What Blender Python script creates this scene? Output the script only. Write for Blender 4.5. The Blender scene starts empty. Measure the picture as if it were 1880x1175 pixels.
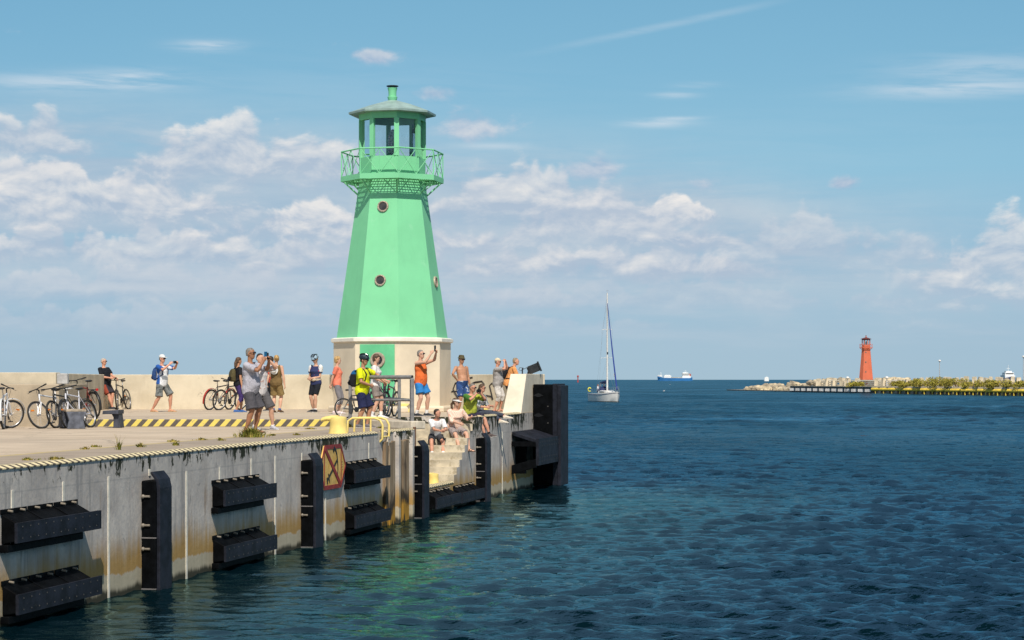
import bpy, bmesh, math, random
import numpy as np
from mathutils import Vector, Matrix, noise as mnoise
R = math.radians
scene = bpy.context.scene
COL = scene.collection
random.seed(7)
EYE = 3.2            # camera height over the water, metres
FPX = 3655.0         # focal length in photo pixels (1880 wide)

# ------------------------------------------------------------------ camera
cam_d = bpy.data.cameras.new('camera')
cam_d.lens = 36.0 * FPX / 1880.0
cam_d.sensor_width = 36.0
cam_d.sensor_fit = 'HORIZONTAL'
cam_d.shift_y = (697.0 - 587.5) / 1880.0
cam_d.clip_start = 0.5
cam_d.clip_end = 150000.0
cam = bpy.data.objects.new('camera', cam_d)
cam.location = (0, 0, EYE)
cam.rotation_euler = (R(90), 0, 0)
COL.objects.link(cam)
scene.camera = cam

# ------------------------------------------------------------------ light
SUN_EL, SUN_AZ = 50.0, 9.0      # azimuth to the right of "straight behind the camera"
sv = Vector((math.sin(R(SUN_AZ)) * math.cos(R(SUN_EL)), -math.cos(R(SUN_AZ)) * math.cos(R(SUN_EL)), math.sin(R(SUN_EL))))
sun_d = bpy.data.lights.new('sun', 'SUN')
sun_d.energy = 4.4
sun_d.angle = R(0.53)
sun_d.color = (1.0, 0.93, 0.82)
sun = bpy.data.objects.new('sun', sun_d)
sun.rotation_euler = sv.to_track_quat('Z', 'Y').to_euler()
COL.objects.link(sun)
vs = scene.view_settings
vs.view_transform = 'Standard'
vs.look = 'None'
vs.exposure = 0.08
vs.gamma = 1.0
scene.cycles.max_bounces = 6
scene.cycles.glossy_bounces = 3
scene.cycles.transparent_max_bounces = 12
scene.cycles.caustics_reflective = False
scene.cycles.caustics_refractive = False
scene.cycles.sample_clamp_indirect = 4.0

def lin(r, g, b):
    f = lambda c: c / 12.92 if c <= 0.04045 else ((c + 0.055) / 1.055) ** 2.4
    return (f(r / 255.0), f(g / 255.0), f(b / 255.0), 1.0)

class G:
    """small wrapper for building shader node graphs"""
    def __init__(s, tree):
        s.t = tree
        tree.nodes.clear()
    def n(s, kind, **kw):
        nd = s.t.nodes.new(kind)
        for k, v in kw.items():
            setattr(nd, k, v)
        return nd
    def put(s, sock, v):
        if v is None:
            return
        if isinstance(v, bpy.types.NodeSocket):
            s.t.links.new(v, sock)
        else:
            if hasattr(sock.default_value, '__len__') and not hasattr(v, '__len__'):
                v = [v] * len(sock.default_value)
            if hasattr(v, '__len__') and len(v) == 4 and len(sock.default_value) == 3:
                v = v[:3]
            sock.default_value = v
    def m(s, op, a, b=None, c=None, clamp=False):
        nd = s.n('ShaderNodeMath', operation=op, use_clamp=clamp)
        for i, x in enumerate((a, b, c)):
            s.put(nd.inputs[i], x)
        return nd.outputs[0]
    def vm(s, op, a, b=None):
        nd = s.n('ShaderNodeVectorMath', operation=op)
        s.put(nd.inputs[0], a); s.put(nd.inputs[1], b)
        return nd.outputs[0]
    def xyz(s, x, y, z):
        nd = s.n('ShaderNodeCombineXYZ')
        for i, v in enumerate((x, y, z)):
            s.put(nd.inputs[i], v)
        return nd.outputs[0]
    def sep(s, v):
        nd = s.n('ShaderNodeSeparateXYZ'); s.put(nd.inputs[0], v)
        return nd.outputs
    def noise(s, vec, scale, detail=3, rough=0.5, dist=0.0, out=0):
        nd = s.n('ShaderNodeTexNoise')
        s.put(nd.inputs['Vector'], vec)
        nd.inputs['Scale'].default_value = scale
        nd.inputs['Detail'].default_value = detail
        nd.inputs['Roughness'].default_value = rough
        nd.inputs['Distortion'].default_value = dist
        return nd.outputs[out]
    def mix(s, f, a, b, blend='MIX'):
        nd = s.n('ShaderNodeMix', data_type='RGBA', blend_type=blend)
        s.put(nd.inputs['Factor'], f)
        s.put(nd.inputs[6], a); s.put(nd.inputs[7], b)
        return nd.outputs[2]
    def mr(s, v, a, b, c=0.0, d=1.0, smooth=True):
        nd = s.n('ShaderNodeMapRange', interpolation_type='SMOOTHSTEP' if smooth else 'LINEAR')
        s.put(nd.inputs['Value'], v)
        for i, x in zip(('From Min', 'From Max', 'To Min', 'To Max'), (a, b, c, d)):
            s.put(nd.inputs[i], x)
        return nd.outputs[0]
    def ramp(s, f, stops):
        nd = s.n('ShaderNodeValToRGB')
        s.put(nd.inputs[0], f)
        cr = nd.color_ramp
        while len(cr.elements) < len(stops):
            cr.elements.new(0.5)
        for e, (p, c) in zip(cr.elements, stops):
            e.position = p; e.color = c
        return nd.outputs[0]
    def obj(s):
        return s.n('ShaderNodeTexCoord').outputs['Object']
    def pos(s):
        return s.n('ShaderNodeNewGeometry').outputs['Position']
    def bump(s, h, strength=0.3, dist=0.02, normal=None):
        nd = s.n('ShaderNodeBump')
        nd.inputs['Strength'].default_value = strength
        nd.inputs['Distance'].default_value = dist
        s.put(nd.inputs['Height'], h)
        s.put(nd.inputs['Normal'], normal)
        return nd.outputs[0]
    def out(s, color, rough=0.6, metal=0.0, normal=None, spec=0.5, ior=1.45, alpha=None, trans=None):
        b = s.n('ShaderNodeBsdfPrincipled')
        s.put(b.inputs['Base Color'], color); s.put(b.inputs['Roughness'], rough)
        s.put(b.inputs['Metallic'], metal); s.put(b.inputs['Normal'], normal)
        s.put(b.inputs['Specular IOR Level'], spec)
        b.inputs['IOR'].default_value = ior
        if trans is not None: s.put(b.inputs['Transmission Weight'], trans)
        if alpha is not None: s.put(b.inputs['Alpha'], alpha)
        o = s.n('ShaderNodeOutputMaterial')
        s.t.links.new(b.outputs[0], o.inputs[0])
        return b

# ------------------------------------------------------------------ sky
world = bpy.data.worlds.new('World')
scene.world = world
world.use_nodes = True
g = G(world.node_tree)
dx, dy, dz = g.sep(g.n('ShaderNodeTexCoord').outputs['Generated'])
U = g.m('MULTIPLY', g.m('ARCTAN2', dx, dy), FPX)        # azimuth (photo-pixel scale is only a unit of angle)
V = g.m('MULTIPLY', g.m('ARCSINE', dz), FPX)            # elevation
def blobs(lst):
    acc = None
    for (u, v, su, sv_, w) in lst:
        cu = math.atan((u - 940) / FPX) * FPX
        cv = math.atan((697 - v) / FPX) * FPX
        a = g.m('POWER', g.m('DIVIDE', g.m('SUBTRACT', U, cu), su), 2.0)
        b = g.m('POWER', g.m('DIVIDE', g.m('SUBTRACT', V, cv), sv_), 2.0)
        e = g.m('MULTIPLY', g.m('EXPONENT', g.m('MULTIPLY', g.m('ADD', a, b), -0.7)), w)
        acc = e if acc is None else g.m('ADD', acc, e)
    return acc
clear = g.ramp(g.m('DIVIDE', V, 700.0, clamp=True), [
    (0.0, lin(162, 188, 204)), (0.12, lin(160, 188, 206)), (0.32, lin(149, 189, 211)),
    (0.55, lin(141, 189, 213)), (0.8, lin(127, 179, 208)), (1.0, lin(119, 172, 203))])
clear = g.mix(g.m('MULTIPLY', g.mr(g.m('ABSOLUTE', g.m('SUBTRACT', U, 60.0)), 350.0, 1200.0), 0.35), clear, g.mix(1.0, clear, (0.86, 0.9, 0.95, 1), 'MULTIPLY'))
sky = g.n('ShaderNodeTexSky', sky_type='NISHITA')
sky.sun_disc = False
sky.sun_elevation = R(SUN_EL)
sky.sun_rotation = math.atan2(sv.x, sv.y)
sky.air_density = 1.2; sky.dust_density = 0.6; sky.ozone_density = 1.5
nish = g.mix(1.0, sky.outputs[0], (0.125, 0.105, 0.088, 1), 'MULTIPLY')
base = g.mix(g.mr(V, 660.0, 1900.0), clear, nish)
# cumulus
CUM = [(20, 235, 100, 38, .34), (480, 275, 170, 50, .27), (600, 250, 60, 40, .12), (120, 365, 190, 45, .27), (560, 392, 120, 42, .36),
       (330, 410, 220, 60, .2), (200, 465, 130, 20, .22), (1010, 385, 170, 62, .27), (1230, 380, 75, 26, .34), (1080, 310, 90, 28, .2),
       (1380, 430, 240, 60, .2), (1545, 342, 34, 16, .25), (1885, 420, 60, 50, .4), (1740, 495, 150, 24, .28), (1285, 340, 60, 18, .2),
       (860, 232, 85, 32, .27), (692, 102, 42, 17, .27), (780, 172, 45, 14, .2), (1050, 465, 110, 18, .2),
       (250, 520, 620, 55, .13), (900, 560, 900, 50, .06), (150, 300, 300, 70, .10), (280, 440, 420, 110, .13), (960, 450, 330, 100, .12), (1400, 480, 300, 70, .08), (620, 330, 120, 60, .12), (60, 480, 200, 60, .12)]
def fbm(ou, ov, su, sv_, seed, det, ro=0.55, di=0.15):
    vec = g.xyz(g.m('DIVIDE', g.m('ADD', U, ou), su), g.m('DIVIDE', g.m('ADD', V, ov), sv_), seed)
    return g.noise(vec, 1.0, det, ro, di)
lump = fbm(0, 0, 105.0, 62.0, 9.2, 8, 0.57, 0.25)
lump2 = fbm(-6, 13, 105.0, 62.0, 9.2, 5, 0.57, 0.25)
bk = fbm(0, 0, 520.0, 70.0, 6.1, 8, 0.6, 0.3)
relief = g.m('MULTIPLY', g.m('SUBTRACT', lump, lump2), 3.2)
nz = g.m('SUBTRACT', lump, 0.5)
bank = g.m('MULTIPLY', blobs([(230, 430, 560, 125, 1.0), (1000, 440, 400, 100, .95), (1620, 485, 420, 75, .6), (60, 290, 220, 70, .6), (380, 330, 330, 75, .75), (1000, 360, 260, 70, .5), (1300, 420, 200, 60, .3)]), g.mr(bk, 0.26, 0.60, 0.35, 1.0), clamp=True)
base = g.mix(g.m('MULTIPLY', bank, 0.82), base, g.mix(g.m('ADD', g.m('MULTIPLY', g.mr(bk, .38, .66), .65), g.m('MULTIPLY', g.mr(lump, .35, .65), .35)), lin(163, 184, 204), lin(193, 203, 212)))
# rows of cumulus: (base row, thickness, centre, half width, opacity, brightness), units as above
ROWS = [(600, 38, 350, 700, .35, .40), (545, 48, 250, 620, .5, .5), (560, 45, 1150, 420, .35, .4), (478, 58, 230, 420, .75, .75), (505, 60, 900, 420, .55, .55),
        (492, 52, 1085, 210, .7, .8), (478, 95, 1460, 200, .55, .6), (525, 150, 1905, 170, .75, .85), (432, 88, 545, 150, .88, 1.05), (450, 80, 1040, 250, .85, .85),
        (402, 96, 120, 270, .85, 1.0), (400, 46, 1240, 58, .95, 1.15), (396, 96, 1000, 190, .8, .72), (336, 122, 470, 200, .8, .8), (300, 108, 25, 105, .7, .75)]
c1 = base
for i, (vb, T, uc, su, op, br) in enumerate(ROWS):
    cu = math.atan((uc - 940) / FPX) * FPX; cb_ = math.atan((697 - vb) / FPX) * FPX
    t = g.m('DIVIDE', g.m('SUBTRACT', V, cb_), T)
    m_ = g.noise(g.xyz(g.m('DIVIDE', U, 1.5 * T), i * 7.31, 0.0), 1.0, 3, 0.55)
    env = g.m('EXPONENT', g.m('MULTIPLY', g.m('POWER', g.m('DIVIDE', g.m('SUBTRACT', U, cu), su), 2.0), -0.8))
    H_ = g.m('MULTIPLY', g.mr(m_, 0.30, 0.62, 0.42, 1.25), env)
    up = g.mr(g.m('MULTIPLY_ADD', nz, 1.45, g.m('SUBTRACT', H_, t)), -0.03, 0.25)
    lo = g.mr(g.m('MULTIPLY_ADD', nz, 1.5, t), -0.5, 0.25)
    al = g.m('MULTIPLY', g.m('MULTIPLY', g.m('MULTIPLY', up, lo), op), g.mr(env, 0.05, 0.4))
    lt = g.m('ADD', g.m('MULTIPLY_ADD', t, 0.62, 0.18), g.m('MULTIPLY_ADD', nz, 0.7, relief))
    lt = g.m('MULTIPLY', lt, br, None, True)
    c1 = g.mix(al, c1, g.mix(lt, lin(170, 186, 205), lin(236, 232, 228)))
# loose scraps
sc = g.m('MULTIPLY_ADD', nz, 0.9, blobs([(692, 104, 40, 15, .36), (790, 172, 42, 13, .30), (870, 228, 78, 28, .38), (1548, 343, 30, 15, .42), (1290, 340, 44, 18, .34), (1085, 312, 60, 24, .34)]))
c1 = g.mix(g.mr(sc, 0.16, 0.42, 0.0, 0.75), c1, g.mix(g.m('ADD', relief, 0.35, None, True), lin(160, 178, 204), lin(216, 216, 220)))
# stratus sheets low in the sky
st = g.noise(g.xyz(g.m('DIVIDE', U, 420.0), g.m('DIVIDE', V, 46.0), 8.3), 1.0, 7, 0.55, 0.3)
stf = g.m('MULTIPLY', g.mr(st, 0.44, 0.72), blobs([(250, 520, 700, 80, .7), (1150, 500, 600, 80, .5), (1500, 590, 500, 40, .35)]))
c1 = g.mix(g.m('MULTIPLY', stf, 0.7), c1, lin(192, 202, 213))
# cirrus streaks
ci = g.noise(g.xyz(g.m('ADD', g.m('DIVIDE', U, 240.0), g.m('DIVIDE', V, 90.0)), g.m('DIVIDE', V, 26.0), 5.0), 1.0, 6, 0.6, 0.35)
cb = blobs([(110, 166, 110, 13, .75), (255, 154, 70, 12, .8), (387, 91, 48, 8, .8), (1240, 176, 30, 5, .55), (1285, 159, 36, 4, .5), (1205, 228, 50, 6, .7),
            (1240, 219, 40, 3, .5), (1800, 140, 120, 20, .5), (1760, 176, 130, 12, .75), (905, 268, 46, 5, .5), (640, 160, 300, 40, .10), (1500, 260, 300, 60, .05)])
cf = g.m('MULTIPLY', cb, g.mr(ci, 0.32, 0.6), clamp=True)
tr = g.m('ABSOLUTE', g.m('SUBTRACT', V, g.m('ADD', g.m('MULTIPLY', U, 0.19), 588.0)))
tr = g.m('MULTIPLY', g.m('MULTIPLY', g.mr(tr, 0.0, 11.0, 1.0, 0.0), g.m('MULTIPLY', g.mr(U, -40.0, 260.0), g.mr(U, 330.0, 560.0, 1.0, 0.0))), g.mr(ci, 0.3, 0.6, .05, .2))
c1 = g.mix(g.m('ADD', g.m('MULTIPLY', cf, 0.75), tr, clamp=True), c1, lin(214, 222, 230))
bg = g.n('ShaderNodeBackground')
g.put(bg.inputs[0], c1)
bg.inputs[1].default_value = 1.0
wo = g.n('ShaderNodeOutputWorld')
g.t.links.new(bg.outputs[0], wo.inputs[0])
try:
    world.cycles.sampling_method = 'MANUAL'
    world.cycles.sample_map_resolution = 512
except Exception:
    pass

# ------------------------------------------------------------------ materials
_mats = {}
def mat(name, rgb, rough=0.6, var=0.12, scale=6.0, bump=0.0, bscale=30.0, metal=0.0, spec=0.5, stain=None):
    """procedural material: a base colour with two scales of mottling, optional bump"""
    if name in _mats:
        return _mats[name]
    m = bpy.data.materials.new(name); m.use_nodes = True
    q = G(m.node_tree)
    c = tuple(rgb[:3]) + (1.0,)
    co = q.obj()
    a = q.noise(co, scale, 4, 0.6)
    d = tuple(x * (1 - 2 * var) for x in c[:3]) + (1.0,)
    e = tuple(min(1.0, x * (1 + 1.2 * var)) for x in c[:3]) + (1.0,)
    col = q.mix(q.mr(a, 0.3, 0.7), d, e)
    if stain:
        sc, thr, amt = stain[0], stain[1], stain[2]
        sn = q.noise(co, sc, 6, 0.65)
        col = q.mix(q.m('MULTIPLY', q.mr(sn, thr, thr + 0.08), amt), col, stain[3])
    nrm = None
    if bump:
        nrm = q.bump(q.noise(co, bscale, 4, 0.6), bump, 0.01)
    q.out(col, rough, metal, nrm, spec)
    _mats[name] = m
    return m
def L(r, g_, b):
    return lin(r, g_, b)

# ------------------------------------------------------------------ mesh helpers
class M:
    def __init__(s):
        s.v = []; s.f = []; s.mi = []
    def add(s, vs_, fs, mi=0):
        o = len(s.v)
        s.v += [tuple(p) for p in vs_]
        s.f += [tuple(o + i for i in f) for f in fs]
        s.mi += [mi] * len(fs)
        return s
    def hexa(s, p, mi=0):
        # p: 4 bottom (ccw seen from above) + 4 top
        return s.add(p, [(3, 2, 1, 0), (4, 5, 6, 7), (0, 1, 5, 4), (1, 2, 6, 5), (2, 3, 7, 6), (3, 0, 4, 7)], mi)
    def box(s, a, b, mi=0):
        x0, y0, z0 = a; x1, y1, z1 = b
        return s.hexa([(x0, y0, z0), (x1, y0, z0), (x1, y1, z0), (x0, y1, z0), (x0, y0, z1), (x1, y0, z1), (x1, y1, z1), (x0, y1, z1)], mi)
    def prism(s, poly, z0, z1, mi=0, top=None):
        ar = sum(poly[i][0] * poly[(i + 1) % len(poly)][1] - poly[(i + 1) % len(poly)][0] * poly[i][1] for i in range(len(poly)))
        if ar < 0: poly = poly[::-1]
        n = len(poly)
        vs_ = [(x, y, z0) for x, y in poly] + [(x, y, z1) for x, y in (top[::-1] if (top and ar < 0) else top or poly)]
        fs = [tuple(range(n - 1, -1, -1)), tuple(range(n, 2 * n))] + [(i, (i + 1) % n, n + (i + 1) % n, n + i) for i in range(n)]
        return s.add(vs_, fs, mi)
    def loft(s, rings, mi=0, cap=True, closed=False):
        n = len(rings[0]); o = len(s.v)
        for r_ in rings: s.v += [tuple(p) for p in r_]
        k = len(rings)
        for i in range(k if closed else k - 1):
            j = (i + 1) % k
            for a in range(n):
                b = (a + 1) % n
                s.f.append((o + i * n + a, o + i * n + b, o + j * n + b, o + j * n + a)); s.mi.append(mi)
        if cap and not closed:
            s.f.append(tuple(o + a for a in range(n - 1, -1, -1))); s.mi.append(mi)
            s.f.append(tuple(o + (k - 1) * n + a for a in range(n))); s.mi.append(mi)
        return s
    def tube(s, pts, r, n=8, mi=0, cap=True, closed=False, flat=1.0):
        pts = [Vector(p) for p in pts]
        rs = r if isinstance(r, (list, tuple)) else [r] * len(pts)
        rings = []; up = None
        k = len(pts)
        for i, p in enumerate(pts):
            if closed: t = pts[(i + 1) % k] - pts[i - 1]
            else: t = pts[min(i + 1, k - 1)] - pts[max(i - 1, 0)]
            t.normalize()
            if up is None:
                up = Vector((0, 0, 1)) if abs(t.z) < 0.9 else Vector((1, 0, 0))
            a = t.cross(up)
            if a.length < 1e-5: a = t.orthogonal()
            a.normalize(); b = a.cross(t).normalized(); up = b
            rings.append([p + (a * math.cos(q_) + b * math.sin(q_) * flat) * rs[i] for q_ in (-2 * math.pi * j / n for j in range(n))])
        return s.loft(rings, mi, cap, closed)
    def lathe(s, prof, n=16, mi=0, c=(0, 0), a0=0.0):
        rings = [[(c[0] + r_ * math.cos(a0 + 2 * math.pi * j / n), c[1] + r_ * math.sin(a0 + 2 * math.pi * j / n), z) for j in range(n)] for r_, z in prof]
        return s.loft(rings, mi)
    def ball(s, c, r, n=12, mi=0, k=8):
        r = r if hasattr(r, '__len__') else (r, r, r)
        rings = []
        for i in range(k + 1):
            th = math.pi * (i + 0.02) / (k + 0.04)
            rings.append([(c[0] + r[0] * math.sin(th) * math.cos(2 * math.pi * j / n), c[1] + r[1] * math.sin(th) * math.sin(2 * math.pi * j / n), c[2] - r[2] * math.cos(th)) for j in range(n)])
        return s.loft(rings, mi)
    def xf(s, mtx, start=0):
        for i in range(start, len(s.v)):
            s.v[i] = tuple(mtx @ Vector(s.v[i]))
        return s
    def data(s, name, mats, smooth=None):
        me = bpy.data.meshes.new(name)
        me.from_pydata(s.v, [], s.f)
        for m_ in (mats if isinstance(mats, (list, tuple)) else [mats]): me.materials.append(m_)
        me.polygons.foreach_set('material_index', s.mi)
        if smooth is not None:
            me.polygons.foreach_set('use_smooth', [True] * len(s.f))
            me.set_sharp_from_angle(angle=R(smooth))
        me.update()
        return me
    def build(s, name, mats, parent=None, loc=(0, 0, 0), rz=0.0, smooth=None, bevel=0.0):
        o = bpy.data.objects.new(name, s.data(name, mats, smooth))
        COL.objects.link(o)
        o.location = loc; o.rotation_euler = (0, 0, rz)
        if parent is not None: o.parent = parent
        if bevel:
            b = o.modifiers.new('bevel', 'BEVEL'); b.width = bevel; b.segments = 2; b.limit_method = 'ANGLE'; b.angle_limit = R(40)
        return o
def empty(name, loc=(0, 0, 0), rz=0.0):
    o = bpy.data.objects.new(name, None)
    COL.objects.link(o); o.location = loc; o.rotation_euler = (0, 0, rz)
    o.empty_display_size = 0.2
    return o
def tag(o, label, cat, group=None):
    o['label'] = label; o['category'] = cat
    if group: o['group'] = group
    return o
def kind(o, k, label=None):
    o['kind'] = k
    if label: o['label'] = label
    return o
def copy_tree(o, parent=None):
    c = o.copy(); COL.objects.link(c)
    c.parent = parent
    for ch in list(o.children): copy_tree(ch, c)
    return c
def at(u, v=None, Y=None, z=None):
    """world point seen at photo pixel u, v: at depth Y or on the level z"""
    if Y is None: Y = (EYE - z) * FPX / (v - 697.0)
    if z is None: z = EYE - (v - 697.0) / FPX * Y
    return Vector(((u - 940.0) / FPX * Y, Y, z))
APRON, DECK, WALLTOP = 2.05, 2.22, 3.37
def qx(Y): return -12.14 + 0.2137 * Y
QA = math.atan2(0.9779, 0.2090)      # direction of the quay edge
def quay(o, Y, z=0.0):
    o.location = (qx(Y), Y, z); o.rotation_euler = (0, 0, QA)
    return o
# ================================================================== WATER
def water_material():
    m = bpy.data.materials.new('sea_water'); m.use_nodes = True
    q = G(m.node_tree)
    p = q.pos()
    x, y, z = q.sep(p)
    near_quay = q.mr(q.m('SUBTRACT', x, q.m('MULTIPLY_ADD', y, 0.2137, -12.14)), 1.5, 13.0, 1.0, 0.0)
    near_quay = q.m('MULTIPLY', near_quay, q.mr(y, 50.0, 66.0, 1.0, 0.0))
    a = q.noise(q.vm('MULTIPLY', p, (0.7, 1.5, 1.0)), 2.6, 4, 0.6, 0.3)
    b = q.noise(q.vm('MULTIPLY', p, (0.7, 1.6, 1.0)), 9.0, 3, 0.6, 0.2)
    patch = q.noise(q.vm('MULTIPLY', p, (0.012, 0.045, 1.0)), 1.0, 4, 0.55, 0.6)
    amt = q.m('MULTIPLY', q.mr(patch, 0.36, 0.62, 0.45, 1.0), q.m('MULTIPLY_ADD', near_quay, -0.64, 1.0))
    c3 = q.noise(q.vm('MULTIPLY', p, (0.45, 1.0, 1.0)), 0.75, 4, 0.6, 0.3)
    h = q.m('MULTIPLY', q.m('ADD', q.m('ADD', a, q.m('MULTIPLY', b, 0.22)), q.m('MULTIPLY', c3, q.mr(y, 60.0, 300.0, 0.0, 8.0, False))), amt)
    nrm = q.bump(h, 1.0, 0.08)
    x, y, z = q.sep(p)
    far = q.mr(y, 30.0, 420.0)
    col = q.mix(far, (0.0010, 0.0085, 0.0135, 1), (0.0022, 0.022, 0.035, 1))
    fres = q.n('ShaderNodeFresnel'); fres.inputs[0].default_value = 1.33; q.put(fres.inputs['Normal'], nrm)
    # a wind-ruffled sea never reflects like a mirror at grazing angles: its facets are tilted
    wind = q.noise(q.vm('MULTIPLY', p, (0.05, 0.02, 1.0)), 1.0, 4, 0.6, 0.4)
    slick = q.m('MULTIPLY', q.mr(q.noise(q.vm('MULTIPLY', p, (0.012, 0.05, 1.0)), 1.0, 3, 0.55, 0.5), 0.60, 0.70), q.mr(y, 90.0, 160.0))
    kk = q.m('MULTIPLY_ADD', near_quay, 0.06, q.m('MULTIPLY', q.m('MULTIPLY_ADD', slick, 0.5, q.mr(wind, 0.32, 0.68, 0.8, 1.2)), 0.40))
    fac = q.m('MULTIPLY', q.m('POWER', fres.outputs[0], q.m('MULTIPLY_ADD', near_quay, -0.15, 1.75)), kk, None, True)
    di = q.n('ShaderNodeBsdfDiffuse'); q.put(di.inputs['Color'], col); q.put(di.inputs['Normal'], nrm)
    gl = q.n('ShaderNodeBsdfGlossy'); q.put(gl.inputs['Roughness'], q.mr(far, 0.0, 1.0, 0.02, 0.20, False)); q.put(gl.inputs['Normal'], nrm)
    q.put(gl.inputs['Color'], q.mix(near_quay, (0.36, 0.66, 0.82, 1), (0.52, 0.76, 0.72, 1)))
    mx = q.n('ShaderNodeMixShader'); q.put(mx.inputs[0], fac); q.t.links.new(di.outputs[0], mx.inputs[1]); q.t.links.new(gl.outputs[0], mx.inputs[2])
    oo = q.n('ShaderNodeOutputMaterial'); q.t.links.new(mx.outputs[0], oo.inputs[0])
    return m
def build_water():
    rng = np.random.RandomState(3)
    rr = [9.0]
    while rr[-1] < 640: rr.append(rr[-1] * 1.0030)
    while rr[-1] < 90000: rr.append(rr[-1] * 1.12)
    r = np.array(rr)
    az = np.concatenate([np.linspace(-78, -17.5, 60), np.linspace(-17, 17, 1300), np.linspace(17.5, 78, 60)]) * math.pi / 180
    RR, AA = np.meshgrid(r, az, indexing='ij')
    X = RR * np.sin(AA); Y = RR * np.cos(AA)
    Z = np.zeros_like(X)
    DX = np.zeros_like(X); DY = np.zeros_like(X)
    n = 120
    lam = np.exp(rng.uniform(math.log(0.22), math.log(1.7), n)); lam[-44:] = np.exp(rng.uniform(math.log(1.6), math.log(8.0), 44))
    wind = math.radians(-104)
    th = wind + rng.normal(0, 0.42, n)
    amp = 0.0104 * lam ** 0.74 * rng.uniform(0.6, 1.3, n)
    amp[-44:] *= 0.95; ph = rng.uniform(0, 2 * math.pi, n)
    env = 0.62 + 0.38 * np.sin(X * 0.045 + 1.3 * np.sin(Y * 0.021)) * np.sin(Y * 0.033 + 0.7 + 0.8 * np.sin(X * 0.027))
    fade = 1.0 / (1.0 + (RR / 420.0) ** 4)
    for i in range(n):
        k = 2 * math.pi / lam[i]
        res = np.clip(lam[i] / (RR * 0.0030 * 2.3), 0, 1) ** 2
        ar = k * (X * math.cos(th[i]) + Y * math.sin(th[i])) + ph[i]
        s = np.sin(ar)
        a = amp[i] * res * (np.clip((RR - 8 * lam[i] - 12) / (22.0 * lam[i]), 0, 1) if i >= n - 44 else 1.0)
        Z += a * (s + 0.22 * np.cos(2 * ar))
        c_ = a * np.cos(ar) * 0.8
        DX += c_ * math.cos(th[i]); DY += c_ * math.sin(th[i])
    Z *= env * fade
    # calmer in the lee of the quay
    lee = np.clip((X - (-12.14 + 0.2137 * Y)) / 14.0, 0, 1)
    lee = np.maximum(lee, np.clip((Y - 50) / 18.0, 0, 1))
    Z *= 0.27 + 0.73 * lee * lee * (3 - 2 * lee)
    X = X + DX * env * fade; Y = Y + DY * env * fade
    nr, nc = X.shape
    co = np.stack([X, Y, Z], -1).reshape(-1, 3).astype(np.float32)
    idx = np.arange(nr * nc).reshape(nr, nc)
    q4 = np.stack([idx[:-1, :-1], idx[:-1, 1:], idx[1:, 1:], idx[1:, :-1]], -1).reshape(-1, 4)
    q4 = q4[:, ::-1]
    me = bpy.data.meshes.new('water')
    me.vertices.add(len(co)); me.vertices.foreach_set('co', co.ravel())
    me.loops.add(q4.size); me.loops.foreach_set('vertex_index', q4.ravel().astype(np.int32))
    me.polygons.add(len(q4)); me.polygons.foreach_set('loop_start', np.arange(0, q4.size, 4, dtype=np.int32))
    me.polygons.foreach_set('use_smooth', np.ones(len(q4), dtype=bool))
    me.update(calc_edges=True)
    me.materials.append(water_material())
    o = bpy.data.objects.new('water', me); COL.objects.link(o)
    return kind(o, 'structure', 'dark blue rippled harbour water reaching to the horizon')
build_water()

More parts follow.
